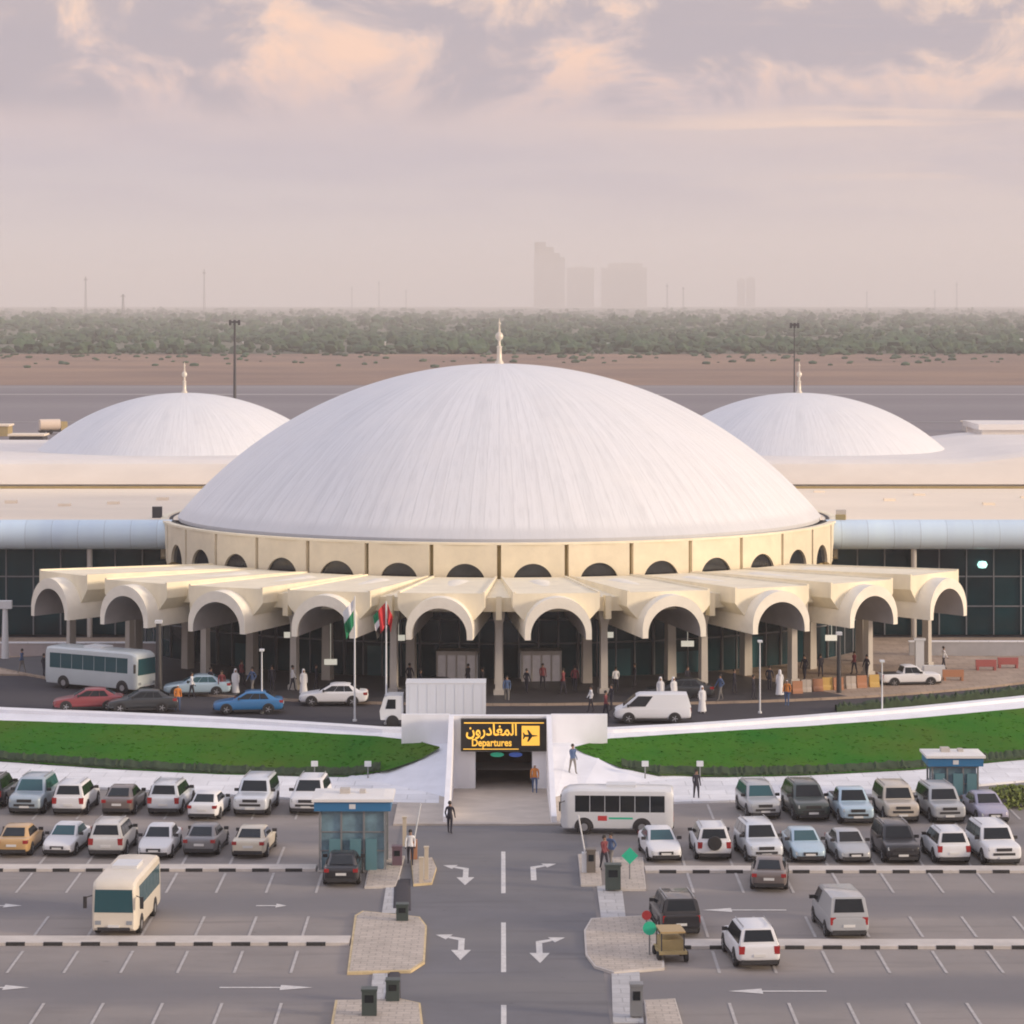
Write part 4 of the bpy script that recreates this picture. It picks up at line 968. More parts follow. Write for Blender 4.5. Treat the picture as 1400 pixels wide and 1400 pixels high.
# moving or stopped cars on the aisles
park('sedan', 'black', 466, 1214, 'r', 'dark car stopped in front of the large blue glass kiosk', 0, cat='car', name='car')
park('sedan', 'brown', 1058, 1221, 'r', 'dark brown car reversing just below the upper right median', -6, name='car')
park('van', 'silver', 1156, 1287, 'r', 'silver people carrier driving away over the lower right median gap', 4, name='car', scale=1.03)
park('suv', 'white', 1032, 1328, 'r', 'white off-roader driving away with its tail to the camera, nearest car on the right', 5, name='car')
park('bigsuv', 'black', 926, 1283, 'r', 'black off-roader beside the red and green signs right of the road', 5, name='car', scale=.93)
# small yellow cart
p = W(918, 1318); e = empty('luggage_cart', (p.x, p.y + .9, .03), math.radians(6), 'small yellow and brown luggage cart behind the black off-roader', 'cart')
MB().box(-.62, .62, -.85, .85, .36, .5).box(-.5, .5, -.5, .75, .5, .95).obj('cart_body', M['ochre'], e)
MB().box(-.55, .55, -.8, .7, 1.28, 1.36).obj('cart_roof', mat('cart_yellow', (.42, .30, .14), .5), e)
for x in (-.5, .5):
    for y in (-.7, .65): MB().tube((x, y, .5), (x, y, 1.28), .03, n=6).obj('post', M['darkmetal'], e)
for x in (-.6, .6):
    for y in (-.6, .6): MB().tube((x - .08, y, .24), (x + .08, y, .24), .24, n=14).obj('wheel', M['rubber'], e)

def bus(L_, hw, h, loc, rz, label, bodym, glassm, stripe=None, name='minibus', cat='minibus', group=None, panes=6):
    e = empty(name, loc, rz, label, cat, group); b = MB(); l = L_ / 2
    def ring(y, k, zt, zb=.34):
        w_ = hw * k; half = [(w_ * .96, zb), (w_, zb + .15), (w_, h * .5), (w_ * .985, h * .78), (w_ * .95, zt - .16), (w_ * .84, zt - .04), (w_ * .45, zt)]
        return [(x, y, z_) for x, z_ in half] + [(-x, y, z_) for x, z_ in reversed(half)]
    b.loft([ring(-l, .86, h * .86, .45), ring(-l + .12, .95, h * .93), ring(-l + .45, 1, h * .985), ring(-l + 1, 1, h), ring(l - .5, 1, h), ring(l - .12, .98, h * .985), ring(l, .92, h * .94, .42)])
    b.obj('body', bodym, e, smooth=35)
    zw0, zw1 = h * .49, h * .845
    for s in (-1, 1):
        y0, y1 = -l + .75, l - .45; st = (y1 - y0) / panes
        for i in range(panes):
            m = MB(); a, c = y0 + st * i + .018, y0 + st * (i + 1) - .018
            m.add([(s * hw * 1.004, a, zw0), (s * hw * 1.004, c, zw0), (s * hw * .99, c, zw1), (s * hw * .99, a, zw1), (s * hw * .9, a, zw0), (s * hw * .9, c, zw0), (s * hw * .9, c, zw1), (s * hw * .9, a, zw1)], [(0, 1, 2, 3), (0, 1, 5, 4), (2, 3, 7, 6), (0, 3, 7, 4), (1, 2, 6, 5)])
            m.obj('side_window', glassm, e)
    m = MB(); m.add([(-hw * .84, -l - .015, zw0 - .12), (hw * .84, -l - .015, zw0 - .12), (hw * .80, -l - .012, h * .835), (-hw * .80, -l - .012, h * .835), (-hw * .8, -l + .3, zw0 - .12), (hw * .8, -l + .3, zw0 - .12), (hw * .8, -l + .3, h * .84), (-hw * .8, -l + .3, h * .84)], [(0, 1, 2, 3), (0, 4, 5, 1), (2, 6, 7, 3), (1, 5, 6, 2), (0, 3, 7, 4)])
    m.obj('windscreen', glassm, e)
    MB().box(-hw * .75, hw * .75, l - .2, l + .012, zw0 + .05, h * .80).obj('rear_window', glassm, e)
    for s in (-1, 1):
        a, c = sorted((s * hw * .55, s * hw * .80)); MB().box(a, c, -l - .02, -l + .2, .62, .80).obj('headlight', M['headlamp'], e)
        a, c = sorted((s * hw * .68, s * hw * .86)); MB().box(a, c, l - .2, l + .02, .7, 1.0).obj('taillight', M['taillamp'], e)
        MB().tube((s * hw * .95, -l + .2, h * .72), (s * (hw + .24), -l - .05, h * .70), .025, n=6).box(min(s * (hw + .16), s * (hw + .32)), max(s * (hw + .16), s * (hw + .32)), -l - .1, -l - .02, h * .52, h * .72).obj('side_mirror', M['trim'], e)
        for y in (-l + 1.25, l - 1.7):
            wr = .40; x1 = hw + .015; rings = [[(s * x_, y + r_ * math.cos(2 * PI * i / 18), wr + r_ * math.sin(2 * PI * i / 18)) for i in range(18)] for r_, x_ in ((.25, x1 - .25), (.38, x1 - .25), (.4, x1 - .2), (.4, x1 - .03), (.36, x1), (.25, x1))]
            t_ = MB(); t_.loft(rings); wo = t_.obj('wheel', M['rubber'], e, smooth=40)
            MB().tube((s * (x1 - .06), y, wr), (s * (x1 + .002), y, wr), .26, .2, n=16).obj('rim', M['rim'], wo)
            n_ = 16; R = .52; pts = [(y + R * math.cos(PI * i / n_), wr + R * math.sin(PI * i / n_)) for i in range(n_ + 1)] + [(y - R, .33), (y + R, .33)]
            q = len(pts); MB().add([(s * (hw + .006), a, c) for a, c in pts] + [(s * (hw - .2), a, c) for a, c in pts], [tuple(range(q))] + [(i, (i + 1) % q, q + (i + 1) % q, q + i) for i in range(q)]).obj('wheel_arch', M['trim'], e)
    MB().box(-hw * .7, hw * .7, -l - .03, -l + .3, .36, .50).obj('bumper', M['trim'], e); MB().box(-hw * .9, hw * .9, l - .3, l + .03, .36, .52).obj('bumper', M['trim'], e)
    MB().box(-.26, .26, -l - .05, -l, .5, .61).obj('number_plate', M['plate'], e)
    MB().box(-hw * .55, hw * .55, -.6, 1.0, h - .02, h + .14).obj('roof_air_unit', M['polew'], e)
    if stripe:
        for s in (-1, 1):
            a, c = sorted((s * (hw + .004), s * (hw - .1))); MB().box(a, c, -l + 2.0, -l + 2.5, .75, 1.02).obj('red_emblem', M['signred'], e)
            MB().box(a, c, -l + 2.6, l - 2.2, .84, .94).obj('green_stripe', M['signgreen'], e)
    return e
busw = mat('bus_white_paint', (.70, .72, .74), .4, coat=.5, var=.05, scale=1); busc = mat('bus_cream_paint', (.72, .66, .55), .45, coat=.4, var=.05, scale=1)
p = W(845, 1142); bus(6.1, 1.0, 2.5, (p.x, p.y + 1.0, .13 * 0 + .03), -PI / 2 + math.radians(-3), 'white minibus with a red emblem, side on at the top of the central road', busw, M['cglass'], stripe=1)
p = W(150, 1284); bus(6.6, 1.06, 2.65, (p.x + .35, p.y + 3.3, .03), math.radians(-3), 'cream white minibus facing the camera across two bays on the left', busc, M['cglass_teal'])
bpos = W(205, 948, ZF); bus(8.2, 1.15, 2.9, (bpos.x - 3.7, bpos.y + 2.2, ZF + .01), math.radians(58), 'long white bus waiting on the forecourt at the left end of the arcade', mat('bus_grey_white', (.58, .64, .66), .4, coat=.4, var=.05, scale=1), M['cglass_teal'], name='bus', cat='bus', panes=7)

# forecourt vehicles
FK = dict(group='vehicles standing on the forecourt road', name='car')
def fore(kind, colr, px, py, rzdeg, label, **k):
    p = W(px, py, ZF); return car(kind, colr, (p.x, p.y + .9, ZF + .006), math.radians(rzdeg), label, **{**FK, **k})
fore('sedan', 'white', 455, 966, -90, 'white sedan facing left on the forecourt behind the left lawn')
fore('sedan', 'blue', 338, 977, -86, 'bright blue car close to the kerb behind the left lawn')
fore('sedan', 'lightblue', 268, 953, -86, 'pale blue white car beneath the left arches', glass='cglass_teal')
fore('sedan', 'red', 118, 973, -84, 'dark red car in front of the white bus')
fore('sedan', 'dark', 192, 975, -84, 'dark blue car right of the dark red one')
fore('van', 'white', 893, 990, -91, 'white delivery van behind the kerb of the right lawn', cat='van', name='van', scale=1.0)
fore('sedan', 'black', 590, 958, -90, 'black car mostly hidden behind the white box lorry')
fore('pickup', 'white', 1245, 940, 99, 'white pickup parked on the sandy paving at the right', cat='pickup', name='pickup', scale=.85)
fore('sedan', 'dark', 930, 958, -90, 'dark car behind the white delivery van')
# lorry
p = W(610, 996, ZF); lo = empty('box_lorry', (p.x, p.y + 1.2, ZF + .005), 0, 'lorry with a plain white box body and a small cab at its left', 'lorry')
lx0, lx1 = -2.55, 2.5
b = MB().box(lx0, lx1, -1.05, 1.05, .85, 2.78); bo = b.obj('cargo_box', M['truckbox'], lo)
b = MB()
for i in range(9): x = lx0 + .2 + i * .58; b.box(x, x + .03, -1.065, -1.05, .9, 2.72)
b.box(lx0 - .02, lx1 + .02, -1.07, 1.07, 2.781, 2.86); b.obj('cargo_rail', M['polew'], bo)
cb = MB(); pr = [(-4.15, .5), (-4.22, 1.05), (-3.95, 1.9), (-3.7, 2.02), (-2.75, 2.02), (-2.7, .5)]
cb.loft([[(x, y, z_) for x, z_ in pr] for y in (-.95, .95)]); co_ = cb.obj('cab', busw, lo)
cb = MB(); cb.add([(-3.85, -.965, 1.2), (-3.2, -.965, 1.2), (-3.2, -.965, 1.8), (-3.7, -.965, 1.8), (-3.85, -.9, 1.2), (-3.2, -.9, 1.2), (-3.2, -.9, 1.8), (-3.7, -.9, 1.8)], [(0, 1, 2, 3), (0, 1, 5, 4), (1, 2, 6, 5), (2, 3, 7, 6), (3, 0, 4, 7)]); cb.obj('door_window', M['cglass'], co_)
MB().add([(-4.20, -.8, 1.15), (-4.20, .8, 1.15), (-3.99, .8, 1.85), (-3.99, -.8, 1.85)], [(0, 1, 2, 3)]).obj('windscreen', M['cglass'], co_)
MB().box(-4.1, 2.4, -.45, .45, .5, .84).obj('chassis', M['trim'], lo)
for x in (-3.4, 1.4):
    for s in (-1, 1): MB().tube((x, s * .75, .4), (x, s * 1.0, .4), .4, n=18).obj('wheel', M['rubber'], lo, smooth=40)

# ------------------------------------------------------------------ kiosks
def kiosk(px, py, wd, dp, h, label, rot=0):
    p = W(px, py); e = empty('glass_kiosk', (p.x, p.y + dp / 2, .02), rot, label, 'kiosk', 'blue and white glass kiosks of the car park')
    a, d = wd / 2, dp / 2
    g_ = MB(); g_.box(-a + .14, a - .14, -d + .14, d - .14, .14, h - .62); go = g_.obj('glass_walls', M['kioskglass'], e)
    f = MB()
    for x in (-a + .06, -a / 3, a / 3, a - .06):
        for y in (-d + .06, d - .06): f.box(x - .05, x + .05, y - .05, y + .05, .1, h - .62)
    for z_ in (1.05, 2.0): f.box(-a + .1, a - .1, -d + .08, -d + .135, z_, z_ + .06); f.box(a - .135, a - .08, -d + .1, d - .1, z_, z_ + .06); f.box(-a + .08, -a + .135, -d + .1, d - .1, z_, z_ + .06)
    f.obj('frame', M['poleg'], e)
    MB().box(-a - .05, a + .05, -d - .05, d + .05, 0, .1).obj('plinth', M['kerb'], e)
    fa = MB().box(-a - .22, a + .22, -d - .22, d + .22, h - .62, h - .14).obj('fascia', M['kioskblue'], e)
    MB().box(-.16, .16, -d - .235, -d - .22, h - .50, h - .26).obj('white_emblem', M['polew'], fa)
    rf = MB(); rf.loft([[(sx * (a + .34 - t_), sy * (d + .34 - t_), z_) for sx, sy in ((-1, -1), (1, -1), (1, 1), (-1, 1))] for t_, z_ in ((0, h - .14), (0, h), (.5, h + .06))])
    rf.obj('roof', mat('kiosk_white_roof', (.78, .77, .75), .6, var=.05, scale=1), e)
    bx = MB().box(-.7, -.2, -.3, .3, h + .06, h + .3).box(.3, .6, -.2, .3, h + .05, h + .22); bx.obj('roof_unit', M['column'], e)
    # machines and counter seen through the glass front
    for x in (-.9, .15, .95): MB().box(x - .28, x + .28, -d - .10, -d + .02, .12, 1.7).obj('ticket_machine', mat('machine_teal', (.11, .24, .28), .4), e)
    return e
kiosk(482, 1193, 3.45, 2.7, 3.75, 'large glass kiosk with blue fascia and white roof, left of the road')
kiosk(1306, 1098, 2.75, 2.1, 2.75, 'small glass kiosk with blue fascia and white roof before the right lawn')

# ------------------------------------------------------------------ signs, poles, flags, machines
def pole_sign(px, py, h, shape, mm, label, sz=.42, z0=0.0):
    p = W(px, py, z0); e = empty('road_sign', (p.x, p.y, z0 + .15), 0, label, 'sign')
    MB().tube((0, 0, 0), (0, 0, h), .035, n=8).obj('post', M['poleg'], e)
    n_ = {'disc': 24, 'diamond': 4}[shape]; pts = [(sz * math.cos(2 * PI * i / n_ ), sz * math.sin(2 * PI * i / n_)) for i in range(n_)]
    m = MB(); m.add([(a, -.06, h - sz * .9 + b) for a, b in pts] + [(a, -.035, h - sz * .9 + b) for a, b in pts], [tuple(range(n_)), tuple(range(2 * n_ - 1, n_ - 1, -1))] + [(i, (i + 1) % n_, n_ + (i + 1) % n_, n_ + i) for i in range(n_)])
    m.obj('sign_plate', mm, e)
pole_sign(861, 1206, 1.55, 'diamond', M['signgreen'], 'bright green diamond sign on a post beside the white minibus', .42)
pole_sign(888, 1310, 1.45, 'disc', M['signgreen'], 'green disc sign on a post beside the black off-roader', .30)
pole_sign(884, 1278, .95, 'disc', M['signred'], 'red disc sign at the bumper of the black off-roader', .22)
def machine(px, py, label, mm, h=1.25, wd=.5):
    p = W(px, py); e = empty('barrier_cabinet', (p.x, p.y, .13), 0, label, 'barrier machine', 'parking barrier machines on the islands')
    m = MB(); m.loft([[(a * wd / 2, b * .25, z_) for a, b in ((-1, -1), (1, -1), (1, 1), (-1, 1))] for z_ in (0, h * .92)]); m.box(-wd * .55, wd * .55, -.29, .29, h * .92, h); m.obj('cabinet', mm, e)
    MB().box(-wd * .3, wd * .3, -.275, -.25, h * .5, h * .78).obj('display', M['cglass'], e)
    return e
dk_ = mat('machine_dark_green', (.05, .07, .065), .5); mr_ = mat('machine_maroon', (.16, .10, .13), .5)
machine(550, 1262, 'dark barrier machine on the middle left island', dk_, .8, .55)
machine(537, 1372, 'dark barrier machine at the foot of the lower speed hump', dk_, .9, .55)
machine(505, 1392, 'dark barrier machine at the bottom edge left of the walkway', dk_, 1.1, .6)
machine(838, 1219, 'dark green barrier machine before the upper right walkway', dk_, 1.25, .75)
machine(870, 1392, 'grey barrier machine at the bottom edge right of the road', M['poleg'], 1.3, .5)
machine(543, 1186, 'dark maroon barrier machine beside the large kiosk', mr_, 1.0, .5)
machine(808, 1196, 'grey brown barrier machine on the small right island', mat('machine_brown', (.16, .14, .12), .5), 1.2, .45)
# barrier arms
for px, py, s, lab in ((566, 1178, 1, 'thin white barrier arm left of the road near the large kiosk'), (800, 1196, -1, 'thin white barrier arm right of the road near the minibus')):
    p = W(px, py); e = empty('car_park_barrier', (p.x, p.y, .14), 0, lab, 'barrier')
    MB().box(-.17, .17, -.17, .17, 0, 1.0).obj('housing', M['orange'] if s > 0 else M['polew'], e)
    m = MB(); m.tube((0, -.2, .95), (s * .35, -.2, 2.9), .04, n=8); m.obj('arm', M['polew'], e)
# sandy posts beside left machine
for px, py, h, lab in ((583, 1206, 1.6, 'cream height post beside the road on the left island'), (576, 1210, 1.2, 'short cream post next to the taller one on the left island'), (553, 1160, 1.5, 'pale post right behind the large kiosk')):
    p = W(px, py); MB_ = MB().box(-.10, .10, -.10, .10, 0, h).box(-.13, .13, -.13, .13, h, h + .06); o = MB_.obj('bollard', mat('cream_post', (.6, .52, .40), .7)); o.location = (p.x, p.y, .13); tag(o, lab, 'bollard')
# lawn bollard lights
for px, nm in ((430, 'left of the pair on the left lawn'), (503, 'right of the pair on the left lawn'), (882, 'left of the pair on the right lawn'), (957, 'right of the pair on the right lawn')):
    b0 = hit(px, 1064); e = empty('garden_light', b0, 0, 'small white floodlight on a post, ' + nm, 'garden light', 'floodlights at the foot of the lawns')
    MB().tube((0, 0, -.1), (0, 0, .75), .04, n=8).obj('post', M['poleg'], e); MB().box(-.2, .2, -.14, .14, .72, 1.02).obj('lamp_head', M['polew'], e)
# forecourt lamp posts and flags
def post(px, py, ztop_px, label, r=.06, head=None, group=None, mm='polew', name='lamp_post'):
    p = W(px, py, ZF); top = H - (ztop_px - HY) * p.y / F - ZF
    e = empty(name, p, 0, label, 'lamp post' if name == 'lamp_post' else 'flagpole', group)
    MB().tube((0, 0, 0), (0, 0, top), r * 1.2, r * .8, n=10).tube((0, 0, 0), (0, 0, .12), r * 2.6, n=12).obj('pole', M[mm], e, smooth=40)
    if head: MB().box(-head[0] / 2, head[0] / 2, -.25, .25, top, top + head[1]).obj('lamp_head', M['polew'], e)
    return e, top
post(7, 903, 832, 'thick white lamp post with a box head at the far left', .24, (1.0, .6))
post(358, 975, 890, 'thin white lamp post right of the bright blue car', .05, (.3, .12))
post(1039, 975, 878, 'thin lamp post at the kerb right of the white van', .05, (.3, .12))
post(1206, 972, 905, 'thin lamp post at the kerb before the white pickup', .05, (.3, .12))
post(217, 955, 852, 'dark broad lamp post just right of the long white bus', .22, (.5, .2), mm='darkmetal')
post(1147, 950, 868, 'dark lamp post on the sandy paving beneath the right arches', .16, (.4, .2), mm='darkmetal')
def limp_flag(e, top, bands, s, ln=1.5, wd=1.1):
    """cloth hanging in folds from the pole top; bands = [(material, from, to)] down its length"""
    nu, nv = 12, 14; fo = MB(); mats = [b[0] for b in bands]
    P_ = []
    for j in range(nv + 1):
        v = j / nv; row = []
        for i in range(nu + 1):
            u = i / nu; row.append((s * (.07 + u * wd * (.45 + .25 * (1 - v))), .10 * math.sin(u * 9 + v * 2) * (1 + v), top - .1 - v * ln - u * .85))
        P_.append(row)
    for j in range(nv):
        for i in range(nu):
            v = (i + .5) / nu; mi = 0
            for q, b_ in enumerate(bands):
                cond = b_[3] if len(b_) > 3 else 'v'
                t_ = (i + .5) / nu if cond == 'u' else (j + .5) / nv
                if b_[1] <= t_ < b_[2]: mi = q; break
            fo.add([P_[j][i], P_[j][i + 1], P_[j + 1][i + 1], P_[j + 1][i]], [(0, 1, 2, 3)], mi)
    fo.obj('flag_cloth', mats, e, smooth=60, fix=False)
e, t_ = post(528, 990, 822, 'white flagpole with a limp red, green, white and black flag', .055, name='flagpole')
limp_flag(e, t_, [(M['flagr'], 0, .62, 'u'), (M['flagg'], .0, .33), (M['clothw'], .33, .66), (M['flagk'], .66, 1.01)], -1)
limp_flag(e, t_ - .05, [(M['flagr'], 0, 1.01, 'u')], 1, 1.0, .5)
e, t_ = post(485, 986, 815, 'pale flagpole with a limp white and green flag', .055, name='flagpole')
limp_flag(e, t_ - .1, [(M['clothw'], 0, .45, 'v'), (M['flagg'], .45, 1.01, 'v')], -1, 1.7, 1.0)

# right forecourt: barriers, pylon
for i, (px, py) in enumerate(((1090, 948), (1102, 946), (1118, 945), (1131, 943), (1146, 943), (1163, 941), (1178, 940), (1195, 939))):
    p = W(px, py, ZF + .15); e = empty('road_barrier', (p.x, p.y, ZF + .15), math.radians(10), 'plastic barrier in the low row beneath the right arches', 'barrier', 'row of plastic barriers beneath the right arches')
    e['label'] = ['orange', 'cream', 'orange', 'yellow', 'orange', 'cream', 'orange', 'yellow'][i] + ' plastic barrier, %s in the row beneath the right arches' % ['first from the left', 'second from the left', 'third from the left', 'fourth from the left', 'fourth from the right', 'third from the right', 'second from the right', 'last on the right'][i]
    mm = [M['orange'], M['paver'], M['orange'], mat('barrier_yellow', (.6, .40, .12), .6)][i % 4]
    m = MB(); m.loft([[(a * .35, b * s_, z_) for a, b in ((-1, -1), (1, -1), (1, 1), (-1, 1))] for s_, z_ in ((.22, 0), (.2, .2), (.1, .35), (.08, .85))]); m.obj('barrier_body', mm, e)
for px, py, cc, lab in ((1348, 916, 'redp', 'red barrier on the far right paving, left of two'), (1378, 913, 'redp', 'red barrier on the far right paving, right of two'), (1303, 930, 'orange', 'orange barrier right of the white pickup')):
    p = W(px, py, ZF + .15); e = empty('road_barrier', (p.x, p.y, ZF + .15), 0, lab, 'barrier')
    MB().box(-.75, .75, -.12, .12, .25, .75).box(-.7, -.55, -.3, .3, 0, .25).box(.55, .7, -.3, .3, 0, .25).obj('barrier_body', M[cc], e)
p = W(1257, 925, ZF + .15); e = empty('antenna_pylon', (p.x, p.y, ZF + .15), 0, 'white upright pylon with a low white counter behind the white pickup', 'pylon')
MB().box(-.3, .3, -.25, .25, 0, 2.6).box(-.42, .42, -.3, .3, 2.6, 2.75).obj('upright', M['polew'], e); MB().box(.3, 1.8, -.3, .3, 0, .8).obj('counter', M['polew'], e)
# hoarding behind on right
p = W(1360, 905, ZF); e = empty('site_hoarding', (p.x, 222, ZF), 0, 'pale low wall with dark openings at the far right of the forecourt', 'wall')
MB().box(-6.0, 7.0, -.15, .15, 0, 1.15).obj('panel', mat('hoarding_grey', (.40, .40, .42), .8, var=.1, scale=1), e); MB().box(-6.05, 7.05, -.2, .2, 1.15, 1.25).obj('cap', M['concrete'], e)
p = W(30, 905, ZF); e = empty('site_hoarding', (p.x, 222, ZF), 0, 'pale pinkish low wall behind the long white bus', 'wall')
MB().box(-6, 12, -.15, .15, 0, 1.05).obj('panel', mat('hoarding_pink', (.45, .40, .40), .8, var=.1, scale=1), e); MB().box(-6.05, 12.05, -.2, .2, 1.05, 1.15).obj('cap', M['concrete'], e)

# bush and planter at right edge
p = W(1385, 1103); e = empty('bush', (p.x, p.y, 0), 0, 'yellow green bush at the right edge behind the back row', 'bush'); m = MB()
for i in range(1500):
    a, r_ = random.uniform(0, 2 * PI), abs(random.gauss(0, .9)); hh = random.uniform(.1, 1.25) * max(.15, 1 - (r_ / 2.2) ** 2); c = Vector((1.6 * r_ * math.cos(a), .8 * r_ * math.sin(a), hh))
    d1 = Vector((random.gauss(0, 1), random.gauss(0, 1), random.gauss(0, 1))).normalized() * .13; d2 = d1.orthogonal().normalized() * .08
    m.add([c - d1, c - d2, c + d1, c + d2], [(0, 1, 2, 3)])
m.obj('foliage', M['bush'], e, fix=False); MB().tube((0, 0, 0), (0, 0, .5), .06, .03, n=6).obj('stem', M['ochre'], e)

# ------------------------------------------------------------------ people
def skin_mesh(name, joints, edges, radii, mats_by_z, extra=None):
    me = bpy.data.meshes.new(name); me.from_pydata(joints, edges, []); ob = bpy.data.objects.new(name, me); COL.objects.link(ob)
    md = ob.modifiers.new('skin', 'SKIN'); md.use_smooth_shade = True
    sv = me.skin_vertices[0].data if me.skin_vertices else None
    if sv is None:
        bm = bmesh.new(); bm.from_mesh(me); bm.verts.layers.skin.verify(); bm.to_mesh(me); bm.free(); sv = me.skin_vertices[0].data
    for i, r_ in enumerate(radii): sv[i].radius = r_ if isinstance(r_, tuple) else (r_, r_)
    sv[0].use_root = True
    ss = ob.modifiers.new('sub', 'SUBSURF'); ss.levels = 2; ss.render_levels = 2
    dg = bpy.context.evaluated_depsgraph_get(); dg.update()
    m2 = bpy.data.meshes.new_from_object(ob.evaluated_get(dg)); bpy.data.objects.remove(ob)
    m2.materials.clear(); ms_ = []
    for z0, mm in mats_by_z: m2.materials.append(mm)
    for p in m2.polygons:
        for i, (z0, mm) in enumerate(mats_by_z):
            if p.center.z >= z0: p.material_index = i; break
    return m2
def figure_mesh(name, step, arm, mats_by_z, robe=False):
    s = step
    J = [(0, 0, .95), (0, 0, 1.12), (0, 0, 1.30), (0, -.01, 1.44), (0, -.02, 1.53), (0, -.03, 1.62), (0, -.02, 1.70),
         (.10, 0, .92), (.11, -s * .5, .50), (.11, -s * .75, .09), (.12, -s * .75 - .15, .035),
         (-.10, 0, .92), (-.11, s * .4, .50), (-.11, s * .95, .10), (-.12, s * .95 - .14, .04),
         (.19, 0, 1.41), (.24, arm * .25, 1.15), (.23, -.04 - arm * .1, .92), (.23, -.06 - arm * .12, .82),
         (-.19, 0, 1.41), (-.24, -arm * .25, 1.15), (-.23, -.08 - arm * .35, .93), (-.23, -.10 - arm * .42, .84)]
    E = [(0, 1), (1, 2), (2, 3), (3, 4), (4, 5), (5, 6), (0, 7), (7, 8), (8, 9), (9, 10), (0, 11), (11, 12), (12, 13), (13, 14), (3, 15), (15, 16), (16, 17), (17, 18), (3, 19), (19, 20), (20, 21), (21, 22)]
    R = [(.15, .11), (.13, .10), (.16, .11), (.13, .09), .05, .095, .08, .10, .065, .042, .04, .10, .065, .042, .04, .065, .046, .035, .035, .065, .046, .035, .035]
    return skin_mesh(name, J, E, R, mats_by_z)
PM = [figure_mesh('person_dark', .12, .3, [(1.66, M['hair']), (1.49, M['skin']), (.93, M['clothd']), (-1, M['clothd'])]),
      figure_mesh('person_blue', .25, .6, [(1.66, M['hair']), (1.49, M['skin']), (.93, M['clothb']), (-1, M['clothg'])]),
      figure_mesh('person_white', .05, .1, [(1.49, M['skin']), (-1, M['clothw'])]),
      figure_mesh('person_maroon', .2, .5, [(1.66, M['hair']), (1.49, M['skin']), (.93, M['clothr']), (-1, M['clothd'])]),
      figure_mesh('person_orange', .1, .3, [(1.66, M['clothw']), (1.49, M['skin']), (.93, M['clotho']), (-1, M['clothb'])]),
      figure_mesh('person_shirt', .22, .5, [(1.66, M['hair']), (1.49, M['skin']), (.93, M['clothw']), (-1, M['clothd'])])]
robe = MB().lathe([(.10, 1.42), (.19, 1.38), (.20, 1.1), (.21, .9), (.25, .5), (.30, .12), (.27, .10)], n=16); robe.v = [(x, y * .72, z_) for x, y, z_ in robe.v]; robe = robe.mesh('robe', M['clothw'], 50)
hairm = MB().lathe([(.0, 1.80), (.06, 1.79), (.098, 1.73), (.102, 1.66), (.09, 1.62)], (0, .012, 0), n=12).mesh('hair', M['hair'], 60)
ghut = MB().lathe([(.0, 1.81), (.07, 1.79), (.105, 1.7), (.115, 1.58), (.14, 1.44), (.12, 1.42)], (0, .045, 0), n=14).mesh('headscarf', M['clothw'], 60)
def person(kind, px, py, rz, label, z0=0.0, s=1.0):
    p = W(px, py, z0); e = bpy.data.objects.new('person', PM[kind]); COL.objects.link(e); e.location = (p.x, p.y, z0 + .01); e.rotation_euler = (0, 0, math.radians(rz)); e.scale = (s,) * 3
    tag(e, label, 'person')
    for nm, me in ([('robe', robe), ('headscarf', ghut)] if kind == 2 else [('hair', hairm)] if kind != 4 else []):
        c = bpy.data.objects.new(nm, me); COL.objects.link(c); c.parent = e
person(0, 615, 1140, 160, 'person in dark clothes at the kerb before the tunnel')
person(0, 952, 1094, 20, 'person in dark clothes on the path behind the back row on the right')
hp_ = hit(783, 1058); person(1, 783, HY + (H - hp_.z) * F / hp_.y, 30, 'person in blue on the pale slope right of the tunnel', hp_.z)
person(5, 561, 1182, 0, 'person in a white shirt and dark trousers beside the small left island', .13)
person(3, 826, 1190, 40, 'person in maroon near the minibus and the green sign')
person(1, 835, 1186, -40, 'person in blue next to the one in maroon')
person(2, 960, 975, 20, 'person in a white robe standing right of the white van', ZF)
person(2, 903, 962, 0, 'person in a white robe behind the van, left of two', ZF)
person(2, 921, 962, 30, 'person in a white robe behind the van, right of two', ZF)
person(5, 808, 974, -90, 'person in a white shirt beside the low white block by the tunnel', ZF)
person(3, 828, 982, 70, 'person in maroon at the front of the white van', ZF)
person(1, 693, 960, 0, 'person in blue by the arcade column above the tunnel', ZF)
person(0, 836, 972, -70, 'person in dark clothes with light hair left of the white van', ZF)
person(2, 322, 950, 10, 'person in a white robe right of the pale blue car', ZF)
person(3, 303, 952, 10, 'person in maroon next to the pale blue car', ZF)
person(0, 372, 945, 0, 'person in dark clothes beneath the left arches', ZF + .15)
person(5, 400, 945, 90, 'person in a white shirt and dark trousers beneath the left arches', ZF + .15)
person(4, 1076, 965, -20, 'person in an orange top and white cap left of the barriers', ZF)
person(4, 243, 972, 20, 'person in an orange top beside the pale blue car', ZF)
person(4, 731, 1084, 0, 'person in an orange top at the right side of the tunnel mouth', -.80)
rnd = random.Random(5)
spots = [(262, 955), (288, 948), (330, 938), (345, 948), (415, 950), (432, 942), (560, 942), (575, 948), (640, 940), (660, 946), (720, 948), (742, 942), (770, 950), (786, 946), (842, 946), (868, 940), (940, 946), (985, 958), (1004, 948), (1030, 956), (1052, 944), (1066, 952), (1100, 930), (1122, 926), (1168, 922), (1185, 928), (1290, 915), (60, 925), (30, 920)]
words = {0: 'dark clothes', 1: 'a blue top', 2: 'a white robe', 3: 'a maroon top', 5: 'a white shirt'}
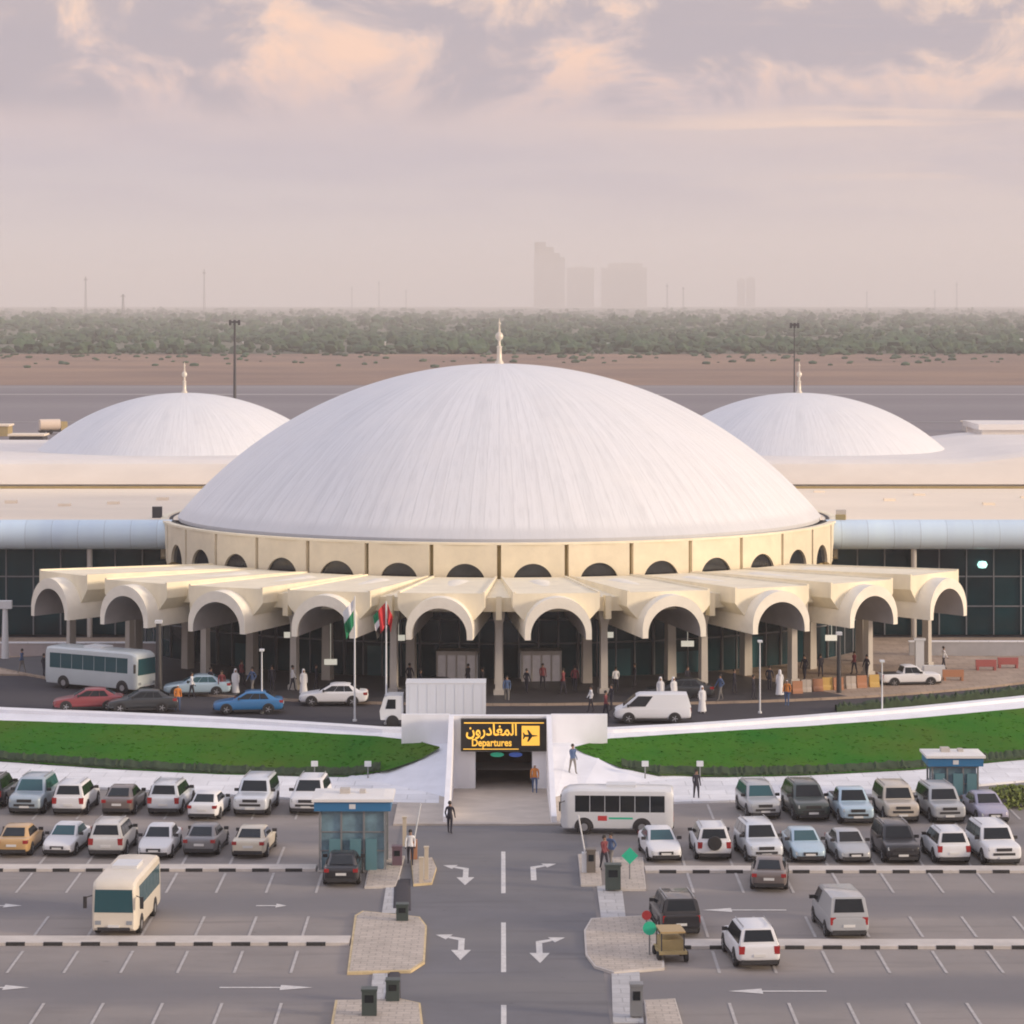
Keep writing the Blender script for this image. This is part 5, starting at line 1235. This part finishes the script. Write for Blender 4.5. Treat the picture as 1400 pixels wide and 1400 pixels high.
where = ['left arches, behind the pale blue car', 'left arches, right of the pale blue car', 'left arches, above the bright blue car', 'left arches, upper right of the blue car', 'arches left of the white sedan', 'arches just above the white sedan', 'arch left of the lorry cab', 'arch above the lorry cab', 'arch directly above the lorry box', 'arch above the right end of the lorry box', 'column above the black sign', 'arch right of the column above the sign', 'entrance right of the tunnel', 'column right of the entrance', 'arch above the front of the white van', 'arch above the middle of the white van', 'arch above the tail of the white van', 'arch right of the white robed group', 'arch left of the thin kerb lamp post', 'paving beside the thin kerb lamp post', 'arches right of that lamp post', 'paving left of the barriers', 'arch above the left barriers', 'arch above the middle barriers', 'arch above the right barriers', 'arch above the last barriers', 'paving right of the white pickup', 'paving left of the long white bus', 'paving by the thick lamp post']
for i, (px, py) in enumerate(spots):
    kd = rnd.choice((0, 1, 0, 3, 5, 0, 2, 0))
    person(kd, px, py, rnd.uniform(-180, 180), 'person in %s under the %s' % (words[kd], where[i]) if 'arch' in where[i][:4] or 'left arches' in where[i] else 'person in %s by the %s' % (words[kd], where[i]), ZF + .165, rnd.uniform(.92, 1.03))
# low white block above the tunnel and white box
p = W(700, 984, ZF); o = MB().box(-.85, .85, -.3, .3, 0, .65).box(-.9, .9, -.35, .35, .65, .72).obj('concrete_block', M['wallwhite']); o.location = (.65, 182.6, 2.25); tag(o, 'low white block on the parapet behind the black sign', 'block')

# ------------------------------------------------------------------ airfield and beyond
def light_mast(px, ybase, ytop, label, arms=1, sc_=1.0):
    p = W(px, ybase); h = (ybase - ytop) * p.y / F
    e = empty('light_mast', p, 0, label, 'mast')
    MB().tube((0, 0, 0), (0, 0, h), .46 * sc_ ** 3, .26 * sc_ ** 3, n=10).obj('mast_pole', M['darkmetal'], e, smooth=40)
    m = MB(); m.box(-1.5 * sc_, 1.5 * sc_, -.5, .5, h - .3, h + .2)
    for i in range(3): m.box((-1.2 + i * 1.2) * sc_ - .3, (-1.2 + i * 1.2) * sc_ + .3, -.9, .2, h - .9, h + .5)
    m.obj('floodlight_head', M['darkmetal'], e)
light_mast(321, 560, 440, 'tall dark floodlight mast on the airfield left of the main dome')
light_mast(1086, 560, 444, 'dark floodlight mast behind the right side dome', sc_=.8)
tm = mat('tower_crane_steel', (.2, .2, .2), .6)
for i, (px, yb_, yt_) in enumerate(((117, 430, 378), (168, 436, 402), (279, 428, 368), (518, 424, 384), (555, 424, 396), (912, 426, 388), (934, 426, 392), (1278, 424, 396), (1308, 424, 386), (1185, 424, 398), (481, 424, 392))):
    p = W(px, yb_); h = (yb_ - yt_) * p.y / F; e = empty('lattice_mast', p, 0, 'thin hazy mast on the horizon, number', 'mast', 'thin masts on the hazy horizon')
    e['label'] = ['hazy mast on the horizon near the left edge', 'short hazy mast just right of the leftmost one', 'tall hazy mast above the left side dome', 'tall hazy mast left of the main finial', 'short hazy mast just left of the main finial', 'hazy mast right of the tower blocks, left of a pair', 'hazy mast right of the tower blocks, right of a pair', 'hazy mast near the right edge, left of a pair', 'hazy mast near the right edge, right of a pair', 'short hazy mast right of the right side dome finial', 'hazy mast left of the two beside the main finial'][i]
    m = MB(); r_ = 2.6
    for a in range(3):
        an = 2 * PI * a / 3; m.tube((r_ * math.cos(an), r_ * math.sin(an), 0), (.8 * math.cos(an), .8 * math.sin(an), h), .9, .7, n=4)
    m.obj('mast_frame', tm, e); MB().box(-4, 4, -1, 1, h * .9, h * .93).obj('cross_arm', tm, e)
def tower(px0, px1, yt_, d, label, steps=None, nm='tower_block', base=0, parts=1):
    d *= 2.05
    x0, x1 = (px0 - VX) * d / F, (px1 - VX) * d / F; h = H + (HY - yt_) * d / F; cx = (x0 + x1) / 2
    e = empty(nm, (cx, d, 0), 0, label, 'tower block', 'hazy tower blocks on the horizon'); wd = x1 - x0
    m = MB(); m.box(-wd / 2, wd / 2, -20, 20, 0, h); m.obj('wall', M['facadehaze'], e)
    m = MB()
    if steps:
        for a, b, hh in steps: m.box(-wd / 2 + wd * a, -wd / 2 + wd * b, -18, 18, h, h + hh * d / F)
    else: m.box(-wd * .2, wd * .2, -8, 8, h, h + 6)
    m.obj('roof_block', M['facadehaze'], e)
    m = MB(); z_ = 6
    while z_ < h - 4: m.box(-wd / 2 - .0 + 1, wd / 2 - 1, -20.4, -20.02, z_, z_ + 1.6); z_ += 4.2
    m.obj('window_bands', mat('far_window_band', (.4, .38, .38), .5), e)
tower(730, 772, 352, 6200, 'tallest hazy tower with a stepped top at the left of the skyline group', [(0.02, .38, 21), (.38, .65, 14), (.65, .85, 6)])
tower(775, 812, 366, 6500, 'hazy flat topped block between the tallest tower and the wide one')
tower(822, 884, 366, 6300, 'wide hazy block at the right of the skyline group', [(.15, .9, 6)])
tower(1008, 1018, 382, 6800, 'narrow distant hazy tower, left of a thin pair'); tower(1021, 1032, 380, 6800, 'narrow distant hazy tower, right of a thin pair')
hw_ = mat('far_house_white', (.55, .52, .48), .8, var=.1, scale=.2)
for i, (px, py, wd) in enumerate(((55, 474, 10), (336, 476, 7), (523, 476, 8), (796, 478, 14), (838, 478, 22), (912, 479, 5), (1325, 473, 12), (1392, 471, 9), (690, 478, 9), (230, 470, 8))):
    p = W(px, py); s = p.y / F * wd / 2
    e = empty('farm_building', (p.x, p.y, 0), 0, '', 'building', 'pale low buildings at the edge of the trees')
    e['label'] = 'pale low building at the tree line, ' + ['near the left edge', 'beside the tall floodlight mast', 'left of the main finial', 'right of the main finial, small one', 'right of the main finial, widest one', 'right of the widest one', 'near the right edge', 'cut by the right edge', 'directly behind the main finial', 'above the left side dome finial'][i]
    MB().box(-s, s, -4, 4, 0, 3.6).obj('wall', hw_, e); MB().box(-s - .4, s + .4, -4.4, 4.4, 3.6, 4.0).obj('roof', M['concrete'], e)
# airfield vehicles, left
p = W(68, 594); e = empty('fuel_tanker', (p.x, p.y, .1), math.radians(20), 'small pale tanker on the airfield above the left wing', 'tanker')
MB().tube((-2.2, 0, 2.0), (2.2, 0, 2.0), 1.25, n=16).obj('tank', mat('tank_cream', (.75, .62, .5), .4), e, smooth=40); MB().box(2.3, 3.7, -1.1, 1.1, .6, 2.7).obj('cab', M['ochre'], e)
m = MB().box(-2.4, 3.6, -.9, .9, .5, .8); m.obj('chassis', M['trim'], e)
for x in (-1.6, 0, 2.8):
    for s in (-1, 1): MB().tube((x, s * .8, .5), (x, s * 1.1, .5), .5, n=12).obj('wheel', M['rubber'], e)
def low_shed(px0, px1, py, h, label, mm):
    a, b = W(px0, py), W(px1, py); e = empty('airfield_shed', ((a.x + b.x) / 2, a.y, 0), 0, label, 'shed'); s = (b.x - a.x) / 2
    MB().box(-s, s, -3, 3, 0, h).obj('wall', mm, e); MB().box(-s - .3, s + .3, -3.3, 3.3, h, h + .35).obj('roof', M['wing_roof'], e)
low_shed(16, 62, 606, 1.6, 'long dark low shed on the airfield behind the left wing', M['darkmetal'])
low_shed(-20, 14, 596, 2.2, 'brownish low shed at the left edge of the airfield', M['ochre'])
low_shed(1318, 1330, 590, 2.0, 'tiny pale shed on the airfield at the right', M['kerb'])
low_shed(1300, 1372, 620, .8, 'long dark low shed behind the right wing', M['darkmetal'])

# trees beyond the airfield: one wood
ico = bmesh.new(); bmesh.ops.create_icosphere(ico, subdivisions=1, radius=1); IV = [v.co.copy() for v in ico.verts]; IF = [tuple(v.index for v in f.verts) for f in ico.faces]; ico.free()
m = MB(); cnt = 0
while cnt < 4300:
    u = random.random(); d = 1 / (1 / 1600 * (1 - u) + 1 / 9500 * u); x = random.uniform(-.21, .21) * d
    dens = math.sin(x * .011 + d * .004) + math.sin(x * .0043 - d * .0071) + math.sin(d * .013)
    if dens < -0.9 + random.uniform(-.8, .8): continue
    sz = random.choice((1.6, 2.2, 2.8, 3.6, 4.8)) * random.uniform(.8, 1.2) * (1 + .4 * (d > 3000))
    for q in range(random.choice((2, 3, 4, 5))):
        ox, oy, oz = random.gauss(0, sz * .9), random.gauss(0, sz), random.uniform(.3, 1.0) * sz
        a, b = sz * random.uniform(.5, 1.0), sz * random.uniform(.35, .75)
        vs = []
        for v in IV:
            k = 1 + random.uniform(-.38, .38); vs.append((x + ox + v.x * a * k, d + oy + v.y * a * k, oz + v.z * b * k))
        m.add(vs, IF)
    cnt += 1
tag(m.obj('distant_trees', M['foliage'], fix=False), 'dusty green belt of trees beyond the airfield', 'trees', kind='stuff')
m = MB()
for k in range(240):
    d = random.triangular(1250, 1640, 1610); x = random.uniform(-.2, .2) * d; sz = random.uniform(.5, 1.6)
    m.add([(x + v.x * sz * 1.6 * random.uniform(.7, 1.2), d + v.y * sz * 2, sz * .4 + v.z * sz * random.uniform(.5, .9)) for v in IV], IF)
tag(m.obj('desert_scrub', M['foliage'], fix=False), 'low dry scrub dotted over the bare strip beyond the runway', 'scrub', kind='stuff')
